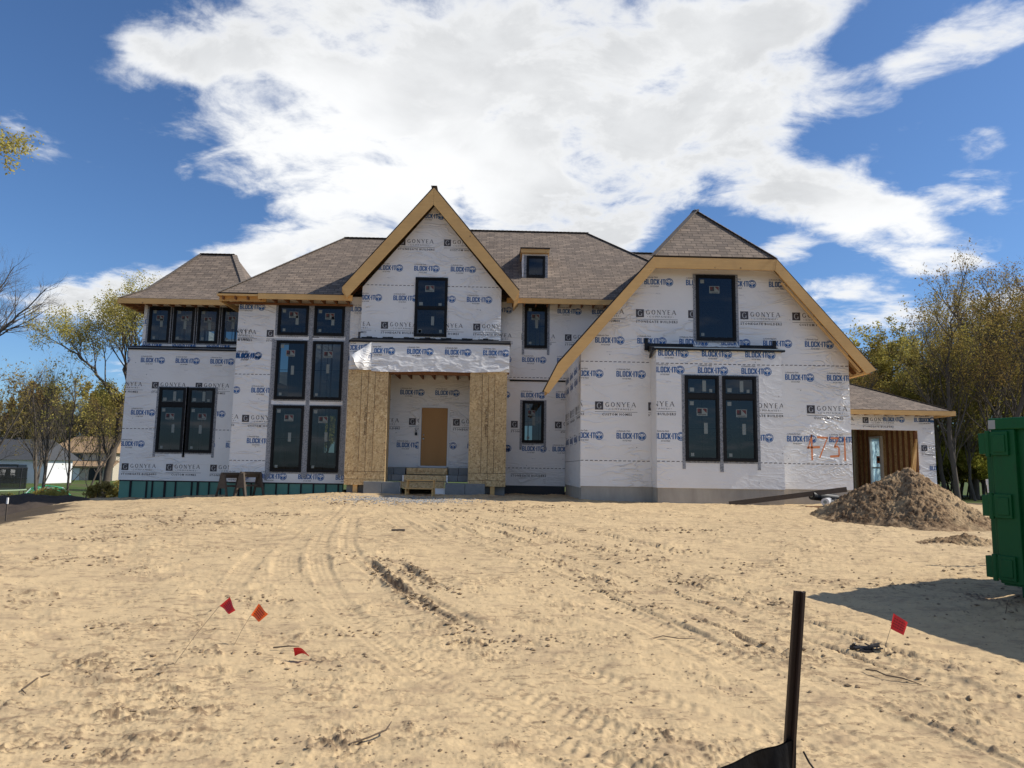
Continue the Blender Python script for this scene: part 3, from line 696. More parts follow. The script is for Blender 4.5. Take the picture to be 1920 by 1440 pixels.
# far left wing, lower wall (stands a little proud of the upper one)
h = [W4(25.3, -11.91, -10.98, 1.98, 4.27, transom=3.66, seed=1, stick=('logo', 'strip', 'sq')), W4(25.3, -10.88, -9.96, 1.98, 4.27, transom=3.66, seed=2)]
wall('wall', HOUSE, [(-13.12, 1.0), (-8.74, 1.0), (-8.74, 5.68), (-13.12, 5.68)], 'F', 25.3, h,
     [('B', 5.15, -12.66), ('S', 4.22, -12.2, None), ('B', 3.28, -12.86), ('-', 2.78, 0), ('B', 2.18, -13.15, (1.0, 2.76)), ('S', 1.34, -13.03)], label='printed white wrapped lower wall of the leftmost wing')
# far left wing, upper wall
h = [W4(25.6, -12.62+.875*i, -11.87+.875*i, 5.92, 7.24, seed=5+i, tail=.04, stick=('logo', 'strip', 'sq')) for i in range(4)]
wall('wall', HOUSE, [(-12.82, 5.70), (-8.74, 5.70), (-8.74, 7.36), (-12.82, 7.36)], 'F', 25.6, h, [('B', 6.6, -12.95), ('B', 5.8, -12.95)])
fb = MB(); fb.add([(-13.14, 25.27, 5.66), (-8.74, 25.27, 5.66), (-8.74, 25.59, 5.80), (-13.14, 25.59, 5.80), (-13.14, 25.27, 5.60), (-8.74, 25.27, 5.60), (-8.74, 25.59, 5.64), (-13.14, 25.59, 5.64)], [(0, 1, 2, 3), (0, 4, 5, 1), (3, 7, 4, 0), (1, 5, 6, 2), (7, 6, 5, 4), (2, 6, 7, 3)])
fb.box(-8.76, -8.7, 0, 0, 0, 0) if False else None
fb.build('black_flashing', M_BLK, HOUSE)
# tall window wall
h = []
for cx in (-7.39, -6.18):
    h.append(W4(23.7, cx, cx+1.02, 5.94, 6.96, seed=int(cx*10)+90, tail=.02)); h.append(W4(23.7, cx, cx+1.02, 3.77, 5.75, seed=int(cx*10)+91, tail=.02)); h.append(W4(23.7, cx, cx+1.02, 1.38, 3.57, seed=int(cx*10)+92, tail=.16))
fl = MB(); fl.box(-5.11, -4.98, 23.684, 23.696, 1.3, 7.05); fl.box(-6.36+.03, -6.21, 23.684, 23.6955, 1.2, 6.98); fl.box(-7.55, -7.477, 23.684, 23.696, 1.1, 5.8)
fl.each('corner_tape', M_FLG, HOUSE)
wall('wall', HOUSE, [(-8.73, 1.03), (-4.54, 1.03), (-4.54, 7.3), (-8.73, 7.3)], 'F', 23.7, h,
     [('B', 6.80, -8.70), ('C', 5.9, -9.4, None, (-9, -8.0)), ('S', 5.87, -7.75, (5.7, 6.2)), ('B', 5.15, -8.72, None, (-9, -8.6)), ('B', 5.12, -7.52), ('-', 4.58, 0), ('B', 3.98, -8.15, None, (-8.2, -7)), ('B', 3.98, -9.37, None, (-9.5, -8.8)), ('C', 3.0, -8.40, None, (-8.5, -7)), ('C', 3.02, -9.7, None, (-9.8, -9.4)), ('B', 2.30, -8.2, None, (-8.3, -7)), ('-', 1.72, 0), ('B', 1.15, -7.68, (1.0, 1.7))], label='printed white wrapped wall holding the six tall black windows')
wall('wall', HOUSE, [(-25.29, 1.03), (-23.845, 1.03), (-23.845, 7.08), (-25.29, 7.08)], 'L', -8.73, [], [('B', 5.1, -25), ('B', 3.1, -25)])
# entrance gable wall
h = [W4(23.3, -2.77, -1.69, 5.91, 7.92, check=6.88, seed=31, flange=False, stick=('logo', 'strip', 'sq'))]
wall('wall', HOUSE, [(-4.53, 5.72), (.11, 5.72), (.11, 7.55), (-2.21, 10.40), (-4.53, 7.55)], 'F', 23.3, h,
     [('B', 9.98, -2.71), ('S', 9.02, -3.39), ('B', 8.15, -4.06), ('-', 7.62, 0), ('B', 7.12, -4.72, (5, 7.6)), ('C', 6.15, -5.4)], label='printed white wrapped front wall of the pointed entrance gable')
wall('wall', HOUSE, [(23.445, 5.72), (24.59, 5.72), (24.59, 7.6), (23.445, 7.6)], 'R', .11)
wall('wall', HOUSE, [(-23.69, 5.72), (-23.445, 5.72), (-23.445, 7.6), (-23.69, 7.6)], 'L', -4.53)
# porch: header box wrapped with loose film, black flashing on top, sheathed piers
fb = MB(); fb.add([(-4.78, 22.66, 5.63), (.44, 22.66, 5.63), (.44, 23.28, 5.82), (-4.78, 23.28, 5.82), (-4.78, 22.66, 5.58), (.44, 22.66, 5.58), (.44, 23.28, 5.60), (-4.78, 23.28, 5.60)], [(0, 1, 2, 3), (0, 4, 5, 1), (3, 7, 4, 0), (1, 5, 6, 2), (7, 6, 5, 4), (2, 6, 7, 3)])
for i in range(26):
    x = -4.5+i*.175; z = 5.86+.022*math.sin(i*1.7)
    fb.box(x, x+.174, 23.285, 23.297, 5.80, z)
fb.build('black_flashing', M_BLK, HOUSE)
wall('porch_header', HOUSE, [(-4.74, 4.69), (.41, 4.69), (.41, 5.60), (-4.74, 5.60)], 'F', 22.72, [], [('B', 5.32, -4.95, (5.26, 5.6), (-6, -4.7))], label='porch header beam')
bx = MB(); bx.box(-4.74, -4.60, 22.86, 23.3, 4.69, 5.58); bx.box(.27, .41, 22.86, 23.3, 4.69, 5.58); bx.box(-3.45, -.86, 22.86, 23.0, 4.58, 4.70)
x = -3.4
while x < -.8: bx.box(x, x+.045, 23.0, 24.78, 4.66, 4.90); x += .405
bx.box(-3.8, -.6, 23.0, 24.78, 4.905, 4.93)
bx.build('porch_ceiling_joist', M_LUMD, HOUSE)
# loose film hanging over the header
def film():
    nx, nz = 150, 40; V = []; F = []
    def surf(x, z):
        u = (x+4.02)/4.42; v = min(1, max(0, (5.62-z)/.96)); X1 = np.array([x*.9+z*1.1]); Z1 = np.array([z*.8-x*.25])
        a = float(fbm(X1*.8, Z1*2.0, 1.4, 2, 5)[0]); b = float(fbm(X1, Z1*3.2, 1.2, 3, 8)[0])
        rdg = max(0, 1-abs(a)*5)**2*.5+max(0, 1-abs(b)*4)**2*.35
        return 22.71-(.02+.04*v+.028*rdg*(.25+.75*v)+.02*b*v)
    for j in range(nz+1):
        for i in range(nx+1):
            u = i/nx; v = j/nz
            x = -4.02+u*4.42; zb = 4.66-.03*math.sin(u*5)-.025*math.sin(u*9+1)+float(.10*sm(.93, 1, u))
            z = 5.62+(zb-5.62)*v
            V.append((x, surf(x, z), z))
    for j in range(nz):
        for i in range(nx):
            a = j*(nx+1)+i; F.append((a, a+nx+1, a+nx+2, a+1))
    # lifted corner on the left
    k = len(V); n = 16
    P0, P1, P2, P3 = Vector((-4.66, 22.60, 5.12)), Vector((-4.02, 22.68, 5.60)), Vector((-4.02, 22.66, 4.68)), Vector((-4.36, 22.56, 4.66))
    for i in range(n+1):
        for j in range(n+1):
            a, b = i/n, j/n; p = P0.lerp(P1, a).lerp(P3.lerp(P2, a), b)
            cu = math.sin(a*math.pi)*.0; p.y -= .16*(1-a)**1.5*math.sin(b*2.6+.3)+.05*math.sin(b*3.1)*(1-a)+.02*math.sin(a*9+b*5)
            p.x += .03*math.sin(b*6)*(1-a); V.append(tuple(p))
    for i in range(n):
        for j in range(n): q = k+i*(n+1)+j; F.append((q, q+1, q+n+2, q+n+1))
    me = bpy.data.meshes.new('loose_film'); MI = [0]*len(F)
    for u0 in (-4.13, -2.90, -1.68, -.45):
        for mi, T in LOGO_B[:10]:
            for tr in T+np.array([u0, 5.22]):
                p = clip_half(clip_half([tuple(q) for q in tr], -1, 0, 4.0), 1, 0, .39)
                if len(p) < 3: continue
                k = len(V); V.extend((x, surf(x, z)-.008-(.002 if mi in (0, 3) else 0), z) for x, z in p); F.append(tuple(range(k, k+len(p)))); MI.append(mi)
    for u0 in (-4.62,):
        for mi, T in LOGO_B[:10]:
            for tr in T+np.array([u0, 5.05]):
                p = clip_half([tuple(q) for q in tr], 1, 0, -4.03)
                if len(p) < 3: continue
                k = len(V); V.extend((x, 22.66-.09*max(0, (5.3-z))-.008, z) for x, z in p); F.append(tuple(range(k, k+len(p)))); MI.append(mi)
    me.from_pydata(V, [], F)
    for m in PRN: me.materials.append(m)
    me.polygons.foreach_set('material_index', MI); me.polygons.foreach_set('use_smooth', [True]*len(F)); me.update()
    o = bpy.data.objects.new('loose_film', me); COL.objects.link(o); o.parent = HOUSE; o.location = -HOUSE.location
    o['label'] = 'shiny loose house wrap film sagging across the porch header, its left corner folded out'
film()
def pier(x0, x1, zb0, label, stampx):
    p = MB(); p.box(x0, x1, 22.70, 23.28, zb0, 4.68)
    # panel joints
    y0, y1 = 22.694, 22.6995
    wd = x1-x0
    for fx in (.335, .505, .675): p.box(x0+wd*fx-.006, x0+wd*fx+.006, y0, y1, 1.45, 4.62, 1)
    p.box(x0, x1, y0, y1, 1.438, 1.45, 1); p.box(x0+wd*.52, x0+wd*.52+.01, y0, y1, zb0+.2, 1.438, 1)
    p.box(x0, x1, y0, y1, zb0+.18, zb0+.19, 1)
    rn = random.Random(int(x0*10))
    for i in range(40):   # nail heads along the joints
        px = x0+wd*rn.choice((.03, .33, .5, .67, .97)); pz = rn.uniform(zb0+.1, 4.6); p.box(px-.01, px+.01, 22.692, 22.6993, pz-.01, pz+.01, 1)
    o = p.build('porch_pier', [M_OSB, M_CUT], HOUSE, label=label, bevel=.006)
    t = text_tris('TALLWALL  Rimboard', .95, .09, .006, 1.0, 1)
    V = []; F = []
    for tr in t:
        k = len(V); V += [(x0+wd*.44+q[1]+stampx, 22.6925, 3.55-q[0]) for q in tr]; F.append((k, k+2, k+1))
    m = MB(); m.v = V; m.f = F; m.m = [0]*len(F); m.build('printed_stamp', M_CUT, o).location = (0, 0, 0)
    q = MB()
    for xx in ((x0+.28, x0+.42), ) if x0 < -3 else ((x1-.48, x1-.34),): q.box(xx[0], xx[1], 22.74, 22.88, gz(xx[0], 22.7)-.1, zb0)
    q.build('support_post', M_LUM, HOUSE)
    q = MB(); q.box(x0+.04, x1-.02, 22.95, 23.2, .5, zb0); q.build('pier_footing', M_BLOCK, HOUSE)
pier(-4.75, -3.47, 1.02, 'left sheathed porch pier with printed panel stamp', .0)
pier(-.85, .34, 1.03, 'right sheathed porch pier with printed panel stamp', -.02)
# recess behind the porch: wrapped wall, door
h = [(-2.66, -1.60, 1.60, 3.74)]
wall('wall', HOUSE, [(-4.98, 1.60), (-.30, 1.60), (-.30, 4.90), (-4.98, 4.90)], 'F', 24.8, h,
     [('B', 4.12, -3.36), ('S', 3.06, -4.55), ('B', 2.28, -3.42)], label='wrapped wall round the entrance door under the porch')
wall('wall', HOUSE, [(-24.8, 1.6), (-23.2, 1.6), (-23.2, 4.9), (-24.8, 4.9)], 'L', -.60)
wall('wall', HOUSE, [(23.2, 1.6), (24.8, 1.6), (24.8, 4.9), (23.2, 4.9)], 'R', -3.80)
d = MB(); d.box(-2.575, -1.685, 24.80, 24.845, 1.66, 3.66)
D = d.build('entrance_door', M_DOOR, HOUSE, label='flat tan door slab in a white frame', bevel=.004)
d = MB(); d.box(-2.66, -2.585, 24.77, 24.87, 1.62, 3.74); d.box(-1.675, -1.60, 24.77, 24.87, 1.62, 3.74); d.box(-2.585, -1.675, 24.77, 24.87, 3.67, 3.74); d.box(-2.585, -1.675, 24.76, 24.87, 1.60, 1.655)
d.build('door_frame', M_WHITE, D)
d = MB(); d.tube([(-2.50, 24.80, 2.58), (-2.50, 24.765, 2.58), (-2.50, 24.755, 2.58), (-2.50, 24.73, 2.58), (-2.50, 24.725, 2.58)], [.035, .035, .014, .03, .022], 12); d.tube([(-2.50, 24.80, 2.72), (-2.50, 24.775, 2.72)], [.028, .026], 12)
d.build('door_knob', M_STEEL, D, smooth=True)
d = MB(); d.box(-2.80, -2.72, 24.75, 24.795, 2.70, 2.80); d.tube([(-2.785, 24.77, 2.80), (-2.785, 24.77, 2.86), (-2.76, 24.77, 2.885), (-2.735, 24.77, 2.86), (-2.735, 24.77, 2.80)], .009, 6)
d.build('key_box', M_DARKI, HOUSE)
# stepped grey block base with plywood risers
d = MB()
rows = [(-3.75, -2.98, 23.9, 24.5, 1.36, 1.575), (-1.55, -.86, 23.9, 24.5, 1.36, 1.575), (-3.75, -2.98, 23.35, 24.2, 1.15, 1.355), (-1.55, -.86, 23.35, 24.2, 1.15, 1.355), (-4.12, -2.98, 22.60, 23.35, .60, 1.13), (-1.56, -.30, 22.60, 23.35, .56, 1.11)]
for (a, b, c, e, g, k) in rows:
    n = 2; w = (b-a)/n
    for i in range(n): d.box(a+i*w+.006, a+(i+1)*w-.006, c+.003*i, e, g, k)
d.each('block_step', M_BLOCK, HOUSE, bevel=.008)
d = MB(); d.box(-3.75, -.86, 24.5, 24.79, 1.40, 1.597); d.build('porch_slab', M_CONC, HOUSE)
d = MB()
d.box(-2.93, -1.58, 23.84, 23.87, 1.37, 1.575); d.box(-2.93, -1.58, 23.88, 24.5, 1.55, 1.575)
d.box(-2.97, -1.58, 23.28, 23.31, 1.16, 1.34); d.box(-2.97, -1.56, 23.312, 23.84, 1.325, 1.345)
d.box(-3.0, -1.58, 22.72, 22.75, .95, 1.12); d.box(-3.02, -1.56, 22.70, 23.28, 1.122, 1.142)
d.each('plywood_riser', M_OSB, HOUSE)
d = MB()
for (x, y, z, w, hh) in ((-3.04, 22.68, .72, .07, .40), (-2.99, 23.26, 1.12, .05, .22), (-1.57, 23.25, 1.1, .05, .25)): d.box(x, x+w, y, y+.012, z, z+hh)
d.box(-1.93, -1.56, 22.66, 22.672, .72, .95); d.each('wrap_scrap', M_WRAP, HOUSE)
# recessed wall right of the porch: upper floor projects slightly over the lower
h1 = [W4(24.6, .95, 1.75, 5.82, 7.38, seed=41, tail=.24)]
wall('wall', HOUSE, [(-.5, 4.70), (2.9, 4.70), (6.2, 7.46), (-.5, 7.46)], 'F', 24.6, h1, [('B', 7.08, -.34), ('S', 6.10, -.68), ('B', 5.32, .88-1.225), ('-', 4.76, 0)], label='wrapped upper wall between entrance gable and right wing')
h2 = [W4(24.66, .92, 1.67, 2.50, 3.96, check=None, seed=43, tail=.24)]
wall('wall', HOUSE, [(-.5, 1.03), (2.42, 1.03), (2.42, 4.695), (-.5, 4.695)], 'F', 24.66, h2, [('B', 4.08, .86), ('C', 3.02, -1.0), ('B', 2.22, .93, None, (.5, 1.6)), ('B', 2.22, 1.98, None, (1.9, 2.4)), ('B', 2.22, -.33, None, (-.5, .2)), ('-', 1.62, 0), ('S', 1.5, .55, (1.0, 1.46), (.5, 1.2))], label='wrapped lower wall with a small window beside the porch')
fl = MB(); fl.box(.46, 2.42, 24.635, 24.655, 4.64, 4.69); fl.build('drip_board', M_BLK, HOUSE)
# right wing: side wall, front wall, projecting bay
wall('wall', HOUSE, [(-24.65, 1.10), (-20.345, 1.10), (-20.345, 5.20), (-24.65, 5.20)], 'L', 2.42, [], [('B', 4.50, -24.4, (4.5, 5)), ('B', 4.15, -24.3), ('C', 3.25, -24.5), ('B', 2.42, -24.3), ('-', 1.85, 0)], label='wrapped side wall of the right wing, seen steeply from the front')
h = [W4(20.2, 5.78, 6.94, 5.385, 7.335, seed=51, grid=False, tail=.02, stick=('logo', 'sq'))]
num = np.concatenate([np.array(poly_tris(q)) for q in ([(0, .32), (.62, .34), (.62, .40), (0, .38)], [(.19, 0), (.27, 0), (.27, .72), (.20, .72)], [(.02, .32), (.07, .32), (.27, .70), (.22, .72)],
        [(.50, .62), (1.02, .60), (1.02, .66), (.50, .68)], [(.98, .64), (1.03, .64), (.62, .06), (.56, .08)],
        [(1.15, .60), (1.55, .60), (1.55, .65), (1.15, .65)], [(1.50, .62), (1.55, .64), (1.36, .38), (1.30, .40)], [(1.30, .36), (1.52, .36), (1.50, .42), (1.32, .42)], [(1.50, .40), (1.57, .36), (1.57, .14), (1.50, .12)], [(1.10, .08), (1.54, .10), (1.54, .16), (1.10, .14)],
        [(1.78, .0), (1.86, .0), (1.86, .66), (1.79, .66)])])*np.array([.60, 1.02])
wall('wall', HOUSE, [(2.42, 1.15), (10.22, 1.15), (10.22, 5.06), (7.94, 7.7), (4.50, 7.7), (2.42, 5.29)], 'F', 20.2, h,
     [('B', 7.02, 4.27), ('S', 6.04, 4.02), ('B', 5.26, 2.83), ('-', 4.70, 0), ('B', 4.28, 2.22, (3.9, 4.66)), ('C', 3.32, 2.83, None, (2.4, 4.4)), ('C', 3.32, 2.83+1.53*4, None, (9.3, 10.3)), ('B', 2.50, 2.22), ('-', 1.86, 0), ('B', 1.98, 3.2, (1.6, 1.78)), ('-', 4.78, 0, None, None)][:10],
     label='printed white wrapped gable wall of the right wing with a house number sprayed in orange', extra=[(num, 5, 8.92, 1.98)])
wall('wall', HOUSE, [(20.345, 1.15), (27.5, 1.15), (27.5, 5.0), (20.345, 5.0)], 'R', 10.22, [], [('B', 3.4, 20.5), ('C', 2.6, 20.5)])
h = [W4(19.5, 5.23, 6.18, 1.89, 4.26, transom=3.68, seed=61, tail=.22), W4(19.5, 6.28, 7.225, 1.89, 4.26, transom=3.68, seed=62, tail=.22)]
fl = MB(); fl.box(6.185, 6.275, 19.482, 19.487, 1.6, 4.28); fl.build('corner_tape', M_FLG, HOUSE)
wall('bay_wall', HOUSE, [(4.44, 1.15), (7.97, 1.15), (7.97, 5.0), (4.44, 5.0)], 'F', 19.5, h,
     [('B', 4.80, 4.50), ('-', 4.58, 0), ('B', 4.33, 4.38), ('S', 3.30, 3.76), ('B', 2.48, 4.38), ('-', 1.86, 0)], label='boxed-out bay wall with a pair of tall black windows')
wall('bay_wall', HOUSE, [(19.645, 1.15), (20.195, 1.15), (20.195, 5.0), (19.645, 5.0)], 'R', 7.97)
wall('bay_wall', HOUSE, [(-20.195, 1.15), (-19.645, 1.15), (-19.645, 5.0), (-20.195, 5.0)], 'L', 4.44)
fb = MB(); fb.add([(4.36, 19.42, 5.02), (8.05, 19.42, 5.02), (8.05, 20.18, 5.20), (4.36, 20.18, 5.20), (4.36, 19.42, 4.96), (8.05, 19.42, 4.96), (8.05, 20.18, 5.02), (4.36, 20.18, 5.02)], [(0, 1, 2, 3), (0, 4, 5, 1), (3, 7, 4, 0), (1, 5, 6, 2), (7, 6, 5, 4), (2, 6, 7, 3)])
fb.box(4.26, 4.36, 20.16, 20.19, 5.06, 5.42); fb.box(8.0, 8.1, 20.16, 20.19, 5.06, 5.42); fb.box(4.36, 5.68, 20.17, 20.192, 5.19, 5.27); fb.box(7.04, 8.0, 20.17, 20.192, 5.19, 5.27)
fb.bar((4.33, 19.43, 4.98), (4.40, 20.1, 4.86), .05, .08)
fb.build('black_flashing', M_BLK, HOUSE)
fb = MB(); fb.box(4.37, 8.04, 19.405, 19.415, 5.012, 5.028); fb.build('drip_edge', M_STEEL, HOUSE)
# dormer on the main roof
h = [W4(25.3, 1.02, 1.70, 8.55, 9.36, seed=71, flange=False, stick=())]
wall('dormer_wall', HOUSE, [(.86, 8.42), (1.80, 8.42), (1.80, 9.44), (.86, 9.44)], 'F', 25.3, h)
wall('dormer_wall', HOUSE, [(25.445, 8.55), (26.6, 9.44), (25.445, 9.44)], 'R', 1.80); wall('dormer_wall', HOUSE, [(-26.6, 9.44), (-25.445, 8.55), (-25.445, 9.44)], 'L', .86)
fl = MB(); fl.box(.92, 1.02, 25.285, 25.297, 8.5, 9.38); fl.box(1.70, 1.80, 25.285, 25.297, 8.5, 9.38); fl.box(.98, 1.76, 25.24, 25.297, 8.42, 8.5); fl.each('corner_tape', M_FLG, HOUSE)
fl = MB(); fl.box(.81, 1.85, 25.15, 25.19, 9.44, 9.58); fl.box(.81, .85, 25.19, 26.4, 9.46, 9.60); fl.box(1.81, 1.85, 25.19, 26.4, 9.46, 9.60); fl.box(.85, 1.81, 25.19, 26.5, 9.445, 9.46); fl.each('dormer_trim', M_LUM, HOUSE)
roof('dormer_roof', [[(.79, 25.12, 9.63), (1.87, 25.12, 9.63), (1.87, 27.3, 10.0), (.79, 27.3, 10.0)]])
# garage wall and opening
M_SKYPANE = bpy.data.materials.new('daylight_blue_pane'); M_SKYPANE.use_nodes = True; t = M_SKYPANE.node_tree; t.nodes.clear()  # pale blue pane colour stands in for the bluish daylight outside
tl_ = N(t, 'ShaderNodeBsdfTranslucent'); tl_.inputs[0].default_value = (.55, .78, .85, 1); tr_ = N(t, 'ShaderNodeBsdfTransparent'); tr_.inputs[0].default_value = (.6, .8, .85, 1); mx_ = N(t, 'ShaderNodeMixShader'); mx_.inputs[0].default_value = .35
t.links.new(tl_.outputs[0], mx_.inputs[1]); t.links.new(tr_.outputs[0], mx_.inputs[2]); o_ = N(t, 'ShaderNodeOutputMaterial'); t.links.new(mx_.outputs[0], o_.inputs[0])
wall('wall', HOUSE, [(9.9, .95), (17.21, .95), (17.21, 4.0), (9.9, 4.0)], 'F', 27.5, [(11.2, 16.54, .0, 3.34)],
     [('C', 3.60, 12.85, None, (12.6, 15.6)), ('B', 3.68, 15.2, None, (15.2, 16.5)), ('B', 3.68, 16.65, None, (16.6, 17.2)), ('S', 2.54, 16.66, None, (16.5, 17.5)), ('B', 1.80, 16.95, None, (16.5, 17.5))], label='wrapped garage front wall round a wide open doorway')
wall('wall', HOUSE, [(27.645, .95), (34.0, .95), (34.0, 4.0), (27.645, 4.0)], 'R', 17.21, [(31.0, 31.95, .95, 3.3)], [])
g = MB()
x = 9.9
while x < 17: g.box(x, x+.04, 33.4, 33.5, .7, 4.0); x += .405
g.box(9.9, 17.0, 33.5, 33.52, .7, 4.0)
y = 27.7
while y < 33.3:
    if not 30.9 < y < 32: g.box(16.97, 17.06, y, y+.04, .7, 4.0)
    y += .405
g.box(9.9, 10.0, 27.7, 33.4, .7, 4.0)
g.box(16.47, 16.53, 27.53, 27.64, .8, 3.3)
x = 10.0
while x < 17: g.box(x, x+.04, 27.7, 33.4, 3.9, 4.05); x += .6
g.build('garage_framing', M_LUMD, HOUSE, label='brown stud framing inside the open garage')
g = MB(); g.box(16.95, 17.20, 31.0, 31.09, .8, 3.3); g.box(16.95, 17.2, 31.86, 31.95, .8, 3.3); g.box(16.95, 17.2, 31.09, 31.86, 3.21, 3.3)
g.box(17.02, 17.1, 31.09, 31.86, 1.9, 1.94)
go = g.build('garage_side_door', M_WHITE, HOUSE, label='narrow glazed door in the side of the garage')
g = MB(); g.add([(17.06, 31.09, .8), (17.06, 31.86, .8), (17.06, 31.86, 3.21), (17.06, 31.09, 3.21)], [(0, 1, 2, 3)]); g.build('pane', M_SKYPANE, go)
g = MB(); g.box(17.04, 17.05, 31.15, 31.5, 2.1, 2.42, 0); g.box(17.03, 17.038, 31.2, 31.45, 2.2, 2.34, 1); g.build('paper_notice', [mat('orange_notice', (.55, .16, .05), .7), M_DARKI], go)
g = MB(); g.box(9.9, 17.2, 27.3, 34.1, .60, .78); g.build('garage_floor', M_CONC, HOUSE)
# inside: floors, stud walls, back walls
g = MB()
for (a, b, c, e) in ((-12.95, -8.9, 25.5, 33), (-8.55, -5.1, 23.9, 33), (-5.1, 2.3, 25.0, 33), (2.6, 10.0, 20.4, 27.4)):
    g.box(a, b, c, e, 1.42, 1.58)
for (a, b, c, e) in ((-12.7, -8.9, 25.8, 33), (-4.4, 2.3, 25.0, 33), (2.6, 10.0, 20.4, 27.4)): g.box(a, b, c, e, 4.72, 4.95)
g.box(-4.4, 0, 23.5, 25.0, 5.5, 5.68)
g.each('floor_deck', M_SUB, HOUSE)
g = MB()
def studs(x0, x1, y, z0, z1, ax='x'):
    u = x0; g = MB()
    while u < x1:
        (g.box(u, u+.04, y, y+.09, z0, z1) if ax == 'x' else g.box(y, y+.09, u, u+.04, z0, z1)); u += .405
    for zz in (z0-.02, z1): (g.box(x0, x1, y, y+.09, zz, zz+.04) if ax == 'x' else g.box(y, y+.09, x0, x1, zz, zz+.04))
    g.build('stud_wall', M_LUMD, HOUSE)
studs(-12.9, -9, 28.6, 1.6, 4.7); studs(-12.6, -9, 28.4, 5.0, 7.3); studs(-8.5, -5.2, 27.6, 1.6, 7.0); studs(-4, 0, 26.4, 5.7, 8.4); studs(0, 2.3, 27, 1.6, 4.7); studs(0, 2.3, 27, 5, 7.4); studs(4.6, 7.9, 22.4, 1.6, 4.7); studs(4.2, 8, 22.6, 5, 7.6)
studs(24, 27, -5.2, 1.6, 7.0, 'y'); studs(20.5, 24, 8.6, 1.6, 4.7, 'y')
g = MB()
g.box(-8.55, -7.6, 29.0, 29.1, 1.6, 7.0); g.box(-6.6, -5.2, 29.4, 29.5, 1.6, 4.4); g.box(4.2, 8.2, 24.3, 24.4, 1.6, 4.7); g.box(-12.9, -9, 30, 30.1, 1.6, 4.7)
g.each('partition_wall', M_DRY, HOUSE)
BK = [(-13.1, -8.6, 33.0, [(-11.9, -10.6, 2.2, 4.3), (-10.3, -9.3, 5.9, 7.2), (-12.3, -11.2, 5.8, 7.1)], 7.4), (-8.7, 2.4, 33.0, [(-6.2, -5.2, 1.8, 3.9), (-7.9, -6.9, 2.2, 3.9), (-3.4, -1.5, 5.7, 7.3), (.6, 1.7, 1.9, 3.6)], 7.46), (2.4, 10.2, 27.4, [], 5.0)]
g = MB()
for (a, b, yy, hs, zt) in BK:
    us = sorted({a, b} | {h[0] for h in hs} | {h[1] for h in hs}); vs = sorted({.95, zt} | {h[2] for h in hs} | {h[3] for h in hs})
    for u0, u1 in zip(us, us[1:]):
        for v0, v1 in zip(vs, vs[1:]):
            if not any(h[0] < (u0+u1)/2 < h[1] and h[2] < (v0+v1)/2 < h[3] for h in hs): g.box(u0, u1, yy, yy+.14, v0, v1)
g.box(-13.12, -12.98, 25.45, 33.0, .95, 5.7); g.box(-12.82, -12.70, 25.75, 33.0, 5.7, 7.4)
g.box(9.9, 17.2, 34.0, 34.1, .95, 4.0) if False else None
g.box(3.2, 9.2, 27.42, 27.5, 5.0, 8.4)
g.build('back_wall', M_WRAP, HOUSE)
# foundations
g = MB(); g.box(2.45, 10.20, 20.23, 20.4, -.2, 1.15); g.box(4.47, 7.95, 19.53, 19.7, -.2, 1.15); g.box(2.45, 2.6, 20.4, 24.7, -.2, 1.10); g.box(4.47, 4.6, 19.7, 20.23, -.2, 1.15); g.box(7.83, 7.95, 19.7, 20.23, -.2, 1.15); g.box(10.05, 10.2, 20.4, 27.5, -.2, 1.15)
g.box(16.56, 17.18, 27.53, 27.7, -.2, .95); g.box(17.03, 17.18, 27.7, 34, -.2, .95)
g.each('foundation', M_CONC, HOUSE)
g = MB(); g.box(-.3, 2.42, 24.69, 24.8, .2, 1.03); g.build('foundation', mat('near_black_foundation', (.035, .037, .042), .7), HOUSE, label='near-black foundation in the recess')  # recess stretch of the foundation in one even near-black tone
g = MB(); g.box(-13.09, -8.76, 25.34, 25.5, -.9, 1.0); g.box(-8.72, -5.0, 23.74, 23.9, -.2, 1.03); g.box(-13.09, -12.95, 25.5, 33, -.9, 1.0); g.box(-8.74, -8.6, 23.9, 25.4, -.5, 1.03)
rn = random.Random(3)
x = -12.72; i = 0
while x < -8.8: g.box(x, x+(.05 if i % 3 else .07), 25.31, 25.338, -.5, .99, 1); x += (.56, .20, .42, .38)[i % 4] if i < 6 else .40; i += 1
x = -8.4
while x < -5.0: g.box(x, x+.045, 23.71, 23.738, -.2, 1.02, 1); x += .405
g.box(-13.1, -8.76, 25.325, 25.337, .96, 1.0, 1); g.box(-8.72, -5.0, 23.72, 23.737, .99, 1.03, 1)
g.build('insulated_foundation', [M_GREEN, M_BLK], HOUSE, label='green insulation boards with black strips along the foundation')
